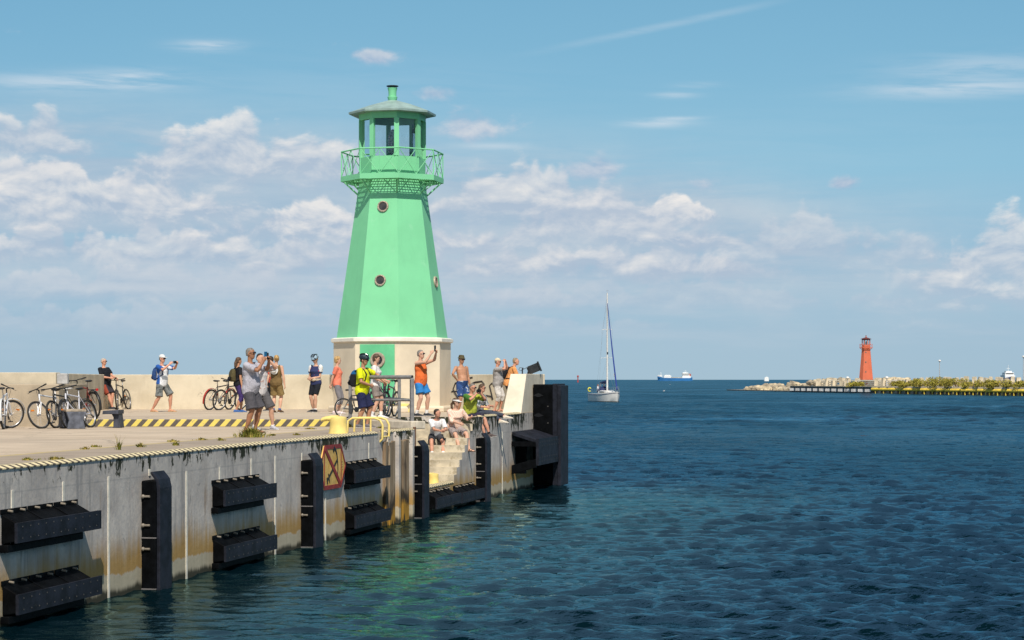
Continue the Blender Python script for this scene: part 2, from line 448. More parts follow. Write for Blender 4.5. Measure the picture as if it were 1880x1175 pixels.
# ================================================================== QUAY
def quay_wall_material():
    m = bpy.data.materials.new('quay_concrete'); m.use_nodes = True
    q = G(m.node_tree)
    p = q.pos(); x, y, z = q.sep(p)
    big = q.noise(p, 1.1, 5, 0.6, 0.4)
    col = q.mix(q.mr(big, 0.3, 0.7), (0.43, 0.385, 0.345, 1), (0.66, 0.60, 0.53, 1))
    fine = q.noise(p, 14.0, 4, 0.65)
    col = q.mix(q.mr(fine, 0.35, 0.7, 0.0, 0.35), col, (0.33, 0.33, 0.35, 1))
    st = q.noise(q.vm('MULTIPLY', p, (5.0, 5.0, 0.45)), 1.0, 5, 0.6, 0.2)
    col = q.mix(q.mr(st, 0.52, 0.72, 0.0, 0.65), col, (0.20, 0.20, 0.20, 1))
    # shutter-board line under the coping
    col = q.mix(q.mr(q.m('ABSOLUTE', q.m('SUBTRACT', z, 1.72)), 0.0, 0.02, 0.35, 0.0), col, (0.25, 0.25, 0.25, 1))
    # pinkish and violet blotches
    bl = q.noise(q.vm('ADD', p, (7.0, 3.0, 1.0)), 1.3, 3, 0.5)
    col = q.mix(q.mr(bl, 0.6, 0.72, 0.0, 0.3), col, (0.36, 0.26, 0.25, 1))
    # black moss hanging from the coping
    mo = q.noise(q.vm('MULTIPLY', p, (2.4, 2.4, 1.3)), 2.2, 7, 0.72, 0.5)
    mz = q.m('ADD', q.mr(z, 1.5, 2.02), q.m('MULTIPLY', q.m('SUBTRACT', q.noise(q.vm('MULTIPLY', p, (.55, .55, .2)), 1.0, 3, .5), .5), 2.2))
    col = q.mix(q.m('MULTIPLY', q.mr(q.m('ADD', mo, q.m('MULTIPLY', mz, 0.22)), 0.70, 0.76), q.mr(z, 1.35, 1.6)), col, (0.022, 0.025, 0.012, 1))
    rs = q.noise(q.vm('MULTIPLY', p, (3.2, 3.2, 0.28)), 1.3, 5, 0.62, 0.3)
    col = q.mix(q.m('MULTIPLY', q.mr(rs, 0.6, 0.72, 0, .55), q.mr(z, 1.9, 1.2)), col, (0.23, 0.14, 0.07, 1))
    pt = q.noise(q.vm('ADD', p, (1.0, 9.0, 4.0)), 3.4, 6, 0.7, 0.4)
    col = q.mix(q.mr(pt, 0.63, 0.67, 0, .45), col, (0.19, 0.185, 0.18, 1))
    # algae at the waterline
    wob = q.m('MULTIPLY', q.m('SUBTRACT', q.noise(q.vm('MULTIPLY', p, (2.8, 2.8, 0.3)), 1.0, 8, 0.7), 0.5), 0.34)
    zz = q.m('ADD', z, wob)
    drip = q.noise(q.vm('MULTIPLY', p, (6.0, 6.0, 0.35)), 1.0, 5, 0.65)
    al = q.m('MULTIPLY', q.mr(q.m('MULTIPLY_ADD', q.m('SUBTRACT', drip, 0.5), 0.7, zz), 0.98, 0.42), q.mr(zz, 0.30, 0.345))
    col = q.mix(q.m('MULTIPLY', al, 0.9), col, q.mix(drip, (0.30, 0.16, 0.03, 1), (0.50, 0.31, 0.08, 1)))
    col = q.mix(q.mr(zz, 0.345, 0.29, 0.0, 0.8), col, q.mix(drip, (0.36, 0.31, 0.20, 1), (0.52, 0.46, 0.31, 1)))
    col = q.mix(q.mr(zz, 0.15, 0.05, 0.0, 0.95), col, (0.02, 0.02, 0.012, 1))
    q.out(col, 0.85, 0, q.bump(q.m('ADD', big, q.m('MULTIPLY', fine, 0.4)), 0.35, 0.03), 0.3)
    return m
def deck_material(name, edge):
    m = bpy.data.materials.new(name); m.use_nodes = True
    q = G(m.node_tree)
    p = q.pos(); x, y, z = q.sep(p)
    a = q.noise(q.vm('MULTIPLY', p, (0.5, 0.9, 1)), 1.0, 6, 0.62, 0.4)
    col = q.mix(q.mr(a, 0.3, 0.72), (0.45, 0.36, 0.265, 1), (0.60, 0.49, 0.37, 1))
    f = q.noise(p, 26.0, 4, 0.7)
    col = q.mix(q.mr(f, 0.4, 0.75, 0, 0.35), col, (0.30, 0.25, 0.20, 1))
    sp = q.noise(q.vm('MULTIPLY', p, (0.6, 1.6, 1)), 1.4, 5, 0.7, 0.6)
    col = q.mix(q.mr(sp, 0.60, 0.68, 0, 0.5), col, (0.25, 0.20, 0.155, 1))
    vd = q.n('ShaderNodeTexVoronoi', feature='DISTANCE_TO_EDGE'); q.put(vd.inputs['Vector'], q.vm('ADD', p, q.vm('MULTIPLY', q.noise(p, 0.8, 4, .6, 0, 1), (1.6, 1.6, 0)))); vd.inputs['Scale'].default_value = 0.22
    col = q.mix(q.m('MULTIPLY', q.mr(vd.outputs['Distance'], 0.0, 0.012, 0.6, 0.0), q.mr(a, .4, .6)), col, (0.12, 0.10, 0.08, 1))
    pa = q.noise(q.vm('ADD', p, (3.0, 8.0, 0)), 0.22, 2, .5)
    col = q.mix(q.mr(pa, .56, .6, 0, .22), col, (0.33, 0.28, 0.23, 1))
    if edge:
        off = q.m('MULTIPLY', q.m('SUBTRACT', q.m('MULTIPLY_ADD', y, 0.2137, -12.14), x), 0.978)
        col = q.mix(q.mr(off, 1.93, 1.86, 0, 0.75), col, q.mix(q.mr(sp, 0.35, 0.65), (0.34, 0.28, 0.22, 1), (0.24, 0.195, 0.155, 1)))
        jt = q.m('MULTIPLY', q.mr(q.m('ABSOLUTE', q.m('SUBTRACT', q.m('ADD', off, q.m('MULTIPLY', q.m('SUBTRACT', a, .5), 0.25)), 1.9)), 0.0, 0.16, 1.0, 0.0), q.mr(f, 0.36, 0.56))
        col = q.mix(jt, col, (0.46, 0.36, 0.13, 1))
        dr = q.mr(q.m('ABSOLUTE', q.m('SUBTRACT', off, 0.42)), 0.0, 0.35, 0.35, 0.0)
        col = q.mix(q.m('MULTIPLY', dr, q.mr(sp, 0.4, 0.6)), col, (0.21, 0.19, 0.17, 1))
        fr = q.m('FRACT', q.m('DIVIDE', y, 5.1))
        col = q.mix(q.m('MULTIPLY', q.mr(q.m('ABSOLUTE', q.m('SUBTRACT', fr, 0.5)), 0.0, 0.006, 0.6, 0.0), 1.0), col, (0.13, 0.11, 0.09, 1))
    else:
        for (ax, per, wd) in ((y, 3.9, 0.006), (x, 4.6, 0.004)):
            fr = q.m('FRACT', q.m('DIVIDE', ax, per))
            col = q.mix(q.mr(q.m('ABSOLUTE', q.m('SUBTRACT', fr, 0.5)), 0.0, wd, 0.55, 0.0), col, (0.15, 0.12, 0.10, 1))
    q.out(col, 0.9, 0, q.bump(f, 0.25, 0.01), 0.25)
    return m
def stripe_material(name, c0, c1, period, duty, skew=1.0, wear=0.25):
    m = bpy.data.materials.new(name); m.use_nodes = True
    q = G(m.node_tree)
    co = q.obj(); x, y, z = q.sep(co)
    s = q.m('ADD', x, q.m('ADD', q.m('MULTIPLY', y, skew), q.m('MULTIPLY', z, -skew)))
    fr = q.m('FRACT', q.m('DIVIDE', s, period))
    col = q.mix(q.mr(fr, duty - .03, duty + .03), c0, c1)
    n = q.noise(co, 9.0, 6, 0.7)
    col = q.mix(q.mr(n, 0.58, 0.66, 0, wear * 2), col, (0.30, 0.25, 0.2, 1))
    col = q.mix(q.mr(q.noise(co, 40.0, 3, .6), 0.4, 0.7, 0, 0.2), col, (0.25, 0.22, 0.18, 1))
    q.out(col, 0.75, 0, None, 0.3)
    return m
WALLM = quay_wall_material()
APRM = deck_material('apron_paving', True)
DECKM = deck_material('pier_paving', False)
PARM = mat('parapet_concrete', (0.60, 0.52, 0.39), 0.88, 0.10, 0.9, 0.25, 20, spec=0.25, stain=(2.2, 0.62, 0.35, (0.35, 0.3, 0.22, 1)))
LOWM = mat('low_wall_concrete', (.40, .33, .24), .9, .12, 1.2, .3, 20, spec=.25, stain=(2.0, .6, .4, (.27, .22, .16, 1)))
STEPM = mat('step_concrete', (0.53, 0.465, 0.35), 0.9, 0.14, 3.0, 0.4, 25, spec=0.25, stain=(4.0, 0.55, 0.5, (0.24, 0.19, 0.11, 1)))
YB = stripe_material('kerb_hazard_paint', (0.72, 0.58, 0.13, 1), (0.10, 0.085, 0.075, 1), 0.272, 0.5, 0.9)
EDGEM = stripe_material('edge_hazard_paint', (0.78, 0.66, 0.40, 1), (0.10, 0.08, 0.06, 1), 0.20, 0.55, 1.3, 0.35)
YEL = mat('yellow_paint', (0.86, 0.66, 0.21), 0.5, 0.06, 5.0, 0.1, 40, stain=(6.0, 0.66, 0.4, (0.5, 0.36, 0.12, 1)))
RUB = mat('fender_rubber', (0.003, 0.0035, 0.0045), 0.6, 0.3, 5.0, 0.4, 30, spec=0.06, stain=(9.0, 0.62, 0.35, (0.018, 0.017, 0.016, 1)))
PAD = mat('fender_pad', (0.013, 0.015, 0.024), 0.62, 0.3, 4.0, 0.3, 40, spec=0.22, stain=(11.0, 0.62, 0.5, (0.05, 0.046, 0.044, 1)))
PBOLT = mat('pad_bolt', (.06, .055, .05), .5, .1, 20)
BOLT = mat('pale_bolts', (0.22, 0.19, 0.15), 0.5, 0.1, 20)
JOINT = mat('joint_seal', (0.72, 0.68, 0.58), 0.7, 0.1, 6, stain=(5.0, 0.6, 0.5, (0.35, 0.3, 0.22, 1)))
GREYM = mat('grey_rail_paint', (0.22, 0.215, 0.215), 0.5, 0.12, 8, stain=(12, 0.64, 0.5, (0.2, 0.1, 0.06, 1)))
RUST = mat('rusty_edge', (0.16, 0.075, 0.04), 0.8, 0.3, 8)

def top_prism(poly, z0, z1, mats, name):
    k = M(); k.prism(poly, z0, z1); k.mi[1] = 1
    return k.build(name, mats)
K0 = (qx(46.3), 46.3); MM = (-3.25, 52.3); TOP = (qx(52.3), 52.3)
KL = (-4.25, 48.9)
o = top_prism([(qx(6), 6), K0, KL, (-60, 48.9), (-60, 6)], -4, APRON, [WALLM, APRM], 'quay')
kind(o, 'structure', 'grey concrete quay wall with tan paved apron')
o = top_prism([(K0[0] - .003, K0[1] + .003), MM, TOP, (qx(61.15), 61.15), (0.2, 64.6), (-2.5, 67.2), (-60, 67.2), (-60, 48.903), (KL[0], KL[1] + .003)], -4, DECK, [WALLM, DECKM], 'pier')
kind(o, 'structure', 'raised paved pier head behind the striped kerb')

# painted raised coping along the quay edge
def coping(Y, ln, z):
    k = M(); pr = [(-.012, -.02), (-.012, -.004), (.06, .032), (.15, .034), (.18, .001)]
    k.loft([[(0, y, zz) for y, zz in pr], [(ln, y, zz) for y, zz in pr]])
    e = quay(k.build('edge_coping', EDGEM), Y, z); kind(e, 'structure')
coping(18.0, 25.75, APRON); coping(43.9, 2.35, APRON); coping(53.0, 5.15, DECK)
# kerb
k = M(); k.box((0, -0.13, 0), (6.27, 0.0, DECK - APRON + .006)); kb = k.build('kerb', YB, loc=(-10.55, 48.897, APRON), bevel=.012)
kind(kb, 'structure', 'yellow and black striped kerb across the pier')
# plain kerb towards the stairs
k = M()
dv = Vector((K0[0] - KL[0], K0[1] - KL[1])); ln = dv.length
k.box((0.1, -0.10, 0), (ln - 0.02, 0.30, DECK - APRON + .012))
k2 = k.build('kerb', mat('plain_kerb', (0.60, 0.53, 0.42), 0.85, 0.12, 4, .3), loc=(KL[0], KL[1], APRON), rz=math.atan2(dv.y, dv.x), bevel=.02)
kind(k2, 'structure')
# low painted kerb stone by the lighthouse
k = M(); k.box((0, 0, 0), (0.55, 0.16, 0.26)); kb = k.build('kerb_block', stripe_material('block_hazard_paint', (0.78, 0.66, 0.22, 1), (0.30, 0.25, 0.17, 1), 0.4, .62, 1.2), loc=at(718, 757, z=DECK), bevel=.02)
tag(kb, 'pale yellow striped kerb block at the foot of the green lighthouse', 'kerb block')

# stairs
def xl(Y): return K0[0] + (MM[0] - K0[0]) * (Y - K0[1]) / (MM[1] - K0[1])
k = M()
LZ = 0.63
k.prism([(xl(46.36), 46.36), (qx(46.36), 46.36), (qx(50.0), 50.0), (xl(50.0), 50.0)], -4, LZ)
NS = 8
for i in range(NS):
    y0 = 50.0 + i * 0.285; y1 = 52.297
    z1 = LZ + (DECK - LZ) * (i + 1) / (NS + 1)
    y1 = y0 + .285 - .0005 if i < NS - 1 else 52.297
    k.prism([(xl(y0) + .003, y0), (qx(y0) - .002, y0), (qx(y1) - .002, y1), (xl(y1) + .003, y1)], -4, z1)
for i in range(0, len(k.mi)):
    # outer faces keep the quay concrete
    a = [k.v[j] for j in k.f[i]]
    mx = sum(p[0] for p in a) / len(a); my = sum(p[1] for p in a) / len(a); mz = sum(p[2] for p in a) / len(a)
    k.mi[i] = 1 if abs(mx - qx(my)) < .03 and mz < 0 else 0
st = k.build('quay_steps', [STEPM, WALLM])
tag(st, 'worn tan concrete steps going down through the quay wall to the water', 'steps')
coping(46.9, 3.1, LZ)
k = M(); k.box((0, -.012, 0), (.05, .05, .55)); e = k.build('corner_angle', RUST); quay(e, 46.26, APRON - .5)
tag(e, 'rusty steel angle on the quay corner beside the steps', 'corner angle')

# joint seals on the wall: thin pale strips
for i, (u, z0, z1) in enumerate([(22, 1.45, 1.75), (116, 1.45, 1.78), (199, -.2, 1.78), (342, -.2, 1.72), (274, 1.72, 1.82), (403, 1.45, 1.72), (461, 1.45, 1.8), (505, -.2, 1.8), (554, -.2, 1.8),
                                 (597, -.2, .95), (677, 1.45, 1.85), (922, -.2, 1.75)]):
    a = (u - 940) / FPX; Y = -12.14 / (a - 0.2137)
    k = M(); k.box((-.03, -.012, 0), (.03, .01, z1 - z0))
    o = quay(k.build('joint_seal', JOINT), Y, z0)
    kind(o, 'structure')

# timber panels and ribs left of the steps
TIM = bpy.data.materials.new('old_timber'); TIM.use_nodes = True
q = G(TIM.node_tree); p = q.pos(); z = q.sep(p)[2]
a = q.noise(q.vm('MULTIPLY', p, (8, 8, .7)), 1.0, 6, .6, .3); b = q.noise(q.vm('MULTIPLY', p, (2.5, 2.5, 1.2)), 1.0, 4, .6, .5)
c = q.mix(q.mr(a, .3, .7), (0.16, 0.10, 0.055, 1), (0.42, 0.32, 0.21, 1))
c = q.mix(q.mr(b, .5, .68, 0, .8), c, (0.07, 0.045, 0.03, 1))
zz = q.m('ADD', z, q.m('MULTIPLY', q.m('SUBTRACT', b, .5), 1.2))
c = q.mix(q.mr(zz, .75, .5), c, (0.05, 0.035, 0.02, 1)); c = q.mix(q.mr(zz, .38, .22), c, (0.42, 0.22, 0.03, 1)); c = q.mix(q.mr(zz, .08, -.02), c, (0.03, 0.025, 0.01, 1))
q.out(c, .85, 0, q.bump(a, .5, .02), .3)
for Y0, ln in ((43.55, .80), (44.65, .86)):
    k = M()
    for j in range(3):
        w = ln / 3
        k.box((j * w, -.075 - .012 * (j % 2), -1.0), ((j + 1) * w - .012, .05, 1.84 - .02 * (j % 2)))
    o = quay(k.build('timber_pile', TIM, bevel=.012), Y0, 0)
    tag(o, 'weathered brown timber pile panel, %s of the two beside the steps' % ('left' if Y0 < 44 else 'right'), 'timber pile', 'timber piles set in the quay wall')
for Y0 in (44.42, 45.58):
    k = M(); k.box((0, -.13, -1.0), (.16, .04, APRON - .02))
    o = quay(k.build('concrete_rib', WALLM, bevel=.015), Y0, 0)
    tag(o, 'pale concrete rib %s' % ('between the two timber piles' if Y0 < 45 else 'between the timber piles and the dark fender by the steps'), 'rib', 'concrete ribs framing the timber piles')

# ================================================================== FENDERS
def wing_fender(Y, z_top, label, ln=2.42, sub=True, group='wing fenders bolted along the quay'):
    r = empty('wing_fender'); quay(r, Y, z_top)
    tag(r, label, 'fender', group)
    p = .26
    k = M()
    # rubber body: trapezoid section, closed ends, flange at the wall
    sec = [(0, -.40), (-p * .86, -.36), (-p * .86, -.12), (0, 0.0)]
    k.loft([[(.06, y, z) for y, z in sec], [(ln - .06, y, z) for y, z in sec]])
    k.build('rubber_body', RUB, r, bevel=.012)
    k = M(); k.box((.0, -p, -.375), (ln + .22, -p * .86 + .004, -.115))
    for j in range(11):
        x = .15 + j * (ln - .1) / 10
        for zz in (-.17, -.32): k.ball((x, -p - .002, zz), (.012, .006, .012), 6, 1, 4)
    fp = k.build('front_pad', [PAD, PBOLT], r, bevel=.012)
    for j in range(3):
        w = (ln - .02) / 3
        k = M(); k.box((j * w + .02, -.02, -.01), ((j + 1) * w - .02, -.001, .055)); pl = k.build('wall_flange', RUB, r, bevel=.006)
        for x in (j * w + .22, j * w + w - .22):
            k = M(); k.tube([(x, -.02, .03), (x, -.09, .02)], .016, 8); k.build('bolt', BOLT, pl)
        # slat grooves on the sloping top
    for j in (1, 2):
        k = M(); x = j * (ln - .02) / 3
        k.hexa([(x - .012, -p * .86 - .002, -.122), (x + .012, -p * .86 - .002, -.122), (x + .012, -.01, -.008), (x - .012, -.01, -.008),
                (x - .012, -p * .86 - .002, -.104), (x + .012, -p * .86 - .002, -.104), (x + .012, -.01, .010), (x - .012, -.01, .010)])
        k.build('top_rib', RUB, r)
    if sub:
        k = M(); k.box((0, -.13, -.50), (ln - .1, -.001, -.402)); k.build('lower_ledge', RUB, r, bevel=.01)
    return r
for (Y, nm) in ((25.75, 'at the left edge of the picture'), (33.26, 'between the two left upright fenders'), (40.7, 'between the no-anchoring sign and the timber piles')):
    wing_fender(Y, 1.46, 'upper dark horizontal wing fender %s' % nm)
    wing_fender(Y + .03, 0.53, 'lower dark horizontal wing fender %s' % nm)
wing_fender(47.3, .50, 'dark wing fender low under the steps landing, nearer of two', 2.25, False)
wing_fender(49.85, .48, 'dark wing fender low under the steps landing, farther of two', 2.3, False)
def upright_fender(Y, label, bent=True):
    r = empty('upright_fender'); quay(r, Y, 0.0); tag(r, label, 'fender', 'upright fenders on the quay wall')
    k = M(); k.box((0, -.24, -.6), (.52, -.001, 1.66)); body = k.build('rubber_body', RUB, r, bevel=.02)
    k = M()
    for z in (-.0, .78): k.box((-.004, -.243, z), (.524, -.004, z + .018))
    k.build('seam', mat('fender_seam', (.16, .15, .15), .6), body)
    k = M(); pr = [(-.30, -.7), (-.30, 1.55), (-.27, 1.68), (-.17, 1.80), (-.13, 1.78), (-.22, 1.66), (-.242, 1.52), (-.242, -.7)]
    k.loft([[(.02, y, z) for y, z in pr], [(.50, y, z) for y, z in pr]])
    k.build('front_pad', PAD, r, bevel=.01)
    for z in (1.42, .98, .62):
        k = M(); k.tube([(-.02, -.04, z), (-.02, -.15, z)], .018, 8); k.ball((-.02, -.04, z), .032, 8); k.build('bolt', BOLT, body)
    return r
upright_fender(30.35, 'dark upright fender nearest the camera, left of the upright ones')
upright_fender(37.95, 'dark upright fender just left of the no-anchoring sign')
upright_fender(45.95, 'dark upright fender at the near corner of the steps')
upright_fender(52.35, 'dark upright fender under the seated man in green')
# big corner fenders
r = empty('corner_fender_box'); quay(r, 56.7, 0.0); tag(r, 'large dark box fender jutting out before the tall black fender wall', 'fender')
k = M()
for j in range(6):
    x0 = .0 + j * .53; 
    k.hexa([(x0, -.02, 1.62), (x0, -.72, 1.40), (x0 + .51, -.72, 1.40), (x0 + .51, -.02, 1.62), (x0, -.02, 1.72), (x0, -.72, 1.50), (x0 + .51, -.72, 1.50), (x0 + .51, -.02, 1.72)])
k.v = [(x, y, z) for x, y, z in k.v]
k.build('top_slat', PAD, r, bevel=.01)
k = M(); k.box((0, -.80, .76), (3.2, -.72, 1.52))
for j in range(9):
    for zz in (.86, .98, 1.30, 1.42): k.ball((.15 + j * .36, -.802, zz), (.016, .008, .016), 6, 1, 4)
fp = k.build('front_panel', [PAD, PBOLT], r, bevel=.02)
k = M(); k.hexa([(0, -.72, .70), (.12, -.72, .70), (.12, -.01, .50), (0, -.01, .50), (0, -.72, .95), (.12, -.72, .95), (.12, -.01, .76), (0, -.01, .76)]); k.build('lower_beam', RUB, r, bevel=.01)
k = M(); k.box((0, -.72, 1.28), (.1, -.70, 1.42)); k.box((0, -.70, 1.30), (.10, -.01, 1.44)); k.build('upper_beam', RUB, r)
k = M(); k.box((.55, -.30, .5), (.70, -.002, 1.40)); k.build('back_post', RUB, r)
r = empty('corner_fender_wall'); quay(r, 59.75, 0.0); tag(r, 'tall black fender wall at the pier corner behind the parapet end', 'fender')
k = M(); k.box((0, -.62, .08), (1.1, -.002, 3.06)); wb = k.build('rubber_body', RUB, r, bevel=.03)
k = M()
for z in (2.72, 2.12, 1.50, .95):
    rg = []
    for s_ in (0, 1):
        rg.append([(-.012 * s_ + .002, -.02 - .30 * t, z + .075 * math.sin(math.pi * min(1, t)) * w) for t, w in ((0, 0), (.25, 1), (.5, 1), (.75, .8), (1, 0), (.75, -.4), (.5, -.6), (.25, -.5))])
    k.loft(rg)
k.build('dark_hole_inlay', mat('fender_hole_shade', (.006, .006, .008), .4), wb)  # dark lens-shaped inlays stand in for the shade inside the fender's openings
k = M(); k.box((-.03, -.74, .02), (1.3, -.60, 3.08)); k.build('side_rail', PAD, r, bevel=.02)
k = M(); k.box((-.05, -.86, .02), (1.2, -.742, 3.03)); k.build('front_pad', PAD, r, bevel=.02)
k = M()
for z in (2.4, 1.9, .8): k.tube([(-.02, -.46, z), (.02, -.46, z)], .022, 8)
k.build('bolt', PBOLT, wb)
k = M(); k.box((0.2, -.5, -1.0), (.9, -.003, .07)); k.build('foot_post', WALLM, r)

# ================================================================== NO-ANCHORING SIGN
SIGNY = mat('sign_yellow', (0.80, 0.50, 0.14), 0.6, 0.14, 3.5, stain=(2.5, 0.52, 0.55, (0.72, 0.38, 0.03, 1)))
SIGNR = mat('sign_red', (0.30, 0.028, 0.022), 0.6, 0.15, 6)
SIGNK = mat('sign_black', (0.012, 0.013, 0.012), 0.6, 0.1, 6)
r = empty('no_anchoring_sign'); quay(r, 39.25, 1.46); tag(r, 'weathered yellow six-sided no-anchoring sign with red border on quay wall', 'sign')
W, H = 1.12, .435
def hexg(s, y): return [(-.30 + (.0), y, 0), (0, y, H * s), (W, y, H * s), (W + .33, y, 0), (W, y, -H * s), (0, y, -H * s)]
k = M(); k.loft([hexg(1, -.03), hexg(1, -.055)][::-1]); board = k.build('board', SIGNY, r)
def bar(k, a, b, w, y0=-.055, y1=-.062):
    a = Vector((a[0], 0, a[1])); b = Vector((b[0], 0, b[1])); d = (b - a).normalized(); n = Vector((-d.z, 0, d.x)) * w / 2
    pts = [a - n, b - n, b + n, a + n]
    k.hexa([(p.x, y0, p.z) for p in pts] + [(p.x, y1, p.z) for p in pts])
k = M(); i = .035
pts = [(-.27, 0), (0.0, H - i), (W, H - i), (W + .30, 0), (W, -H + i), (0, -H + i)]
bar(k, pts[1], pts[2], .085, -.0551, -.0620); bar(k, pts[4], pts[5], .085, -.0551, -.0623)
bar(k, pts[0], pts[1], .05, -.0551, -.0626); bar(k, pts[5], pts[0], .05, -.0551, -.0629); bar(k, pts[2], pts[3], .05, -.0551, -.0632); bar(k, pts[3], pts[4], .05, -.0551, -.0635)
bar(k, (0.0, -H + .06), (0.0, H - .06), .035, -.0551, -.0612); bar(k, (W, -H + .06), (W, H - .06), .035, -.0551, -.0614)
k.build('red_border', SIGNR, board)
k = M(); bar(k, (0.04, H - .06), (W - .04, -H + .05), .10, -.0551, -.0668); k.build('red_diagonal', SIGNR, board)
k = M()   # anchor, upside down, leaning
bar(k, (.20, -.25), (.86, .14), .04, -.0551, -.0646)
arc = [(.60, .36), (.66, .375), (.74, .33), (.82, .24), (.86, .14), (.885, .02), (.89, -.09), (.85, -.20)]
for j in range(len(arc) - 1): bar(k, arc[j], arc[j + 1], .055 - .005 * j, -.0551, -.0642 - .00012 * j)
bar(k, (.57, .31), (.68, .39), .07, -.0551, -.0655)
bar(k, (.26, -.13), (.33, -.30), .032, -.0551, -.0651); bar(k, (.17, -.20), (.19, -.33), .05, -.0551, -.0653)
k.build('anchor_symbol', SIGNK, board)
k = M()   # faint unreadable marks on the right flap
for j, (x, z, l) in enumerate([(1.2, .07, .05), (1.2, .02, .03), (1.19, -.03, .05), (1.22, -.08, .04)]): bar(k, (x - l, z), (x + l, z + .005), .02, -.0551, -.0571 - .0001 * j)
k.build('faded_mark', mat('sign_fade', (.45, .27, .06), .7), board)

# ================================================================== BOLLARDS, LADDER RAIL, RAILING
def bollard(loc, s, rz, label):
    r = empty('bollard', loc, rz); tag(r, label, 'bollard', 'yellow mooring bollards')
    k = M(); k.lathe([(.31, 0), (.31, .015), (.29, .02), (.265, .16), (.25, .34), (.262, .46), (.25, .50), (.10, .53), (.01, .533)], 24)
    k.xf(Matrix.Scale(s, 4)); k.build('post', YEL, r, smooth=45)
    k = M(); pts = [(0, 0, .44), (-.2, 0, .46), (-.36, 0, .455), (-.46, 0, .43), (-.53, 0, .40)]
    k.tube(pts, [.19, .15, .12, .11, .065], 16, flat=.62); k.xf(Matrix.Scale(s, 4)); k.build('horn', YEL, r, smooth=50)
    return r
bollard(at(621, 796, z=APRON), .70, R(-5), 'large yellow hooked bollard on the apron left of the ladder rail')
bollard(at(884, Y=56.3, z=DECK), .74, R(0), 'yellow hooked bollard on the pier right of the seated people')
bollard(at(796, Y=49.3, z=LZ) , .48, R(0), 'small yellow bollard on the low landing of the steps')
r = empty('ladder_handrail'); p0 = at(704, 792, z=APRON); quay(r, 43.35, APRON); tag(r, 'yellow tubular ladder handrail on the quay edge above the timber piles', 'handrail')
for x in (0.0, .52):
    k = M(); k.tube([(x, .02, -.22), (x, -.06, -.14), (x, -.06, .16), (x, .0, .27), (x, .12, .31), (x, .62, .31), (x, .72, .25), (x, .74, .0)], .025, 10); k.build('side_tube', YEL, r, smooth=60)
    k = M(); k.tube([(x, .36, .31), (x, .36, 0)], .022, 10); k.build('upright', YEL, r, smooth=60)
k = M(); k.tube([(0, -.05, -.10), (.52, -.05, -.10)], .02, 8); k.build('rung', YEL, r, smooth=60)
k = M(); k.box((.40, -.075, -.30), (.64, -.012, -.10)); k.build('bracket', mat('bracket_white', (.7, .62, .5), .7, .1, 5, stain=(14, .55, .8, (.25, .05, .03, 1))), r)
r = empty('railing', (0, 0, DECK)); tag(r, 'grey tubular steel railing guarding the top of the steps', 'railing')
f0 = at(643, Y=48.0, z=DECK); f1 = at(757, Y=46.55, z=DECK); f2 = at(733, Y=50.0, z=DECK); f3 = at(706, Y=52.6, z=DECK)
RP = [f0, f0.lerp(f1, .30), f1, f1.lerp(f2, .06), f2, f3]
hh = 1.04
def flatp(p, z): return (p.x, p.y, z)
for p in RP:
    k = M(); k.box((-.04, -.04, 0), (.04, .04, hh - .03)); k.build('post', GREYM, r, (p.x, p.y, 0), bevel=.01)
for z, rad in ((hh, .045), (.50, .03)):
    k = M(); k.tube([flatp(f0, z), flatp(f1, z), flatp(f1.lerp(f2, .06), z), flatp(f3, z)], rad, 12, flat=1.0)
    k.build('top_rail' if z > .6 else 'mid_rail', GREYM, r, smooth=60)

# ================================================================== PARAPET WALLS
def wall_strip(pts, thick, z0, z1, name, label, mt=PARM, cap=True):
    k = M(); n = len(pts)
    inn = [Vector((p[0], p[1])) for p in pts]; out = []
    for i in range(n):
        d = (inn[min(i + 1, n - 1)] - inn[max(i - 1, 0)]).normalized()
        out.append(inn[i] + Vector((-d.y, d.x)) * thick)
    poly = [tuple(p) for p in inn] + [tuple(p) for p in out[::-1]]
    k.prism(poly, z0, z1)
    o = k.build(name, mt, bevel=.02)
    tag(o, label, 'wall')
    return o
GRAF = bpy.data.materials.new('parapet_scribbled'); GRAF.use_nodes = True
q = G(GRAF.node_tree); p = q.pos()
a = q.noise(p, .9, 5, .6, .3); c = q.mix(q.mr(a, .3, .7), (.52, .45, .33, 1), (.68, .60, .46, 1))
c = q.mix(q.mr(q.noise(q.vm('MULTIPLY', p, (3, 3, .5)), 1.0, 5, .6), .55, .75, 0, .35), c, (.42, .36, .27, 1))
x, y, z = q.sep(p)
sc = q.noise(q.vm('ADD', p, q.vm('MULTIPLY', q.n('ShaderNodeTexNoise').outputs['Color'], (.6, .6, .6))), 1.7, 3, .5, 1.0)
ln = q.m('MULTIPLY', q.mr(q.m('ABSOLUTE', q.m('SUBTRACT', sc, .5)), 0.0, .012, 1, 0), q.m('MULTIPLY', q.mr(x, -10.9, -10.2), q.mr(x, -8.2, -8.9)))
c = q.mix(q.m('MULTIPLY', ln, q.mr(q.noise(p, 2.5, 2), .45, .6, 0, .75)), c, (.2, .18, .15, 1))
q.out(c, .88, 0, q.bump(q.noise(p, 18, 4), .25, .01), .25)
wall_strip([(-13.45, 66.2), (-2.6, 66.4), (-0.45, 64.2), (.55, 61.4)], .5, DECK - .3, WALLTOP, 'parapet_wall', 'long pale concrete parapet wall closing the back of the pier', GRAF)
wall_strip([(-12.2, 54.2), (-13.42, 66.15)], .45, DECK - .3, WALLTOP, 'parapet_wall', 'greyish parapet wall running back beside the leaning man')
wall_strip([(-40, 52.0), (-11.91, 52.0)], .5, DECK - .3, WALLTOP + .02, 'parapet_wall', 'tall pale parapet wall behind the low wall at far left')
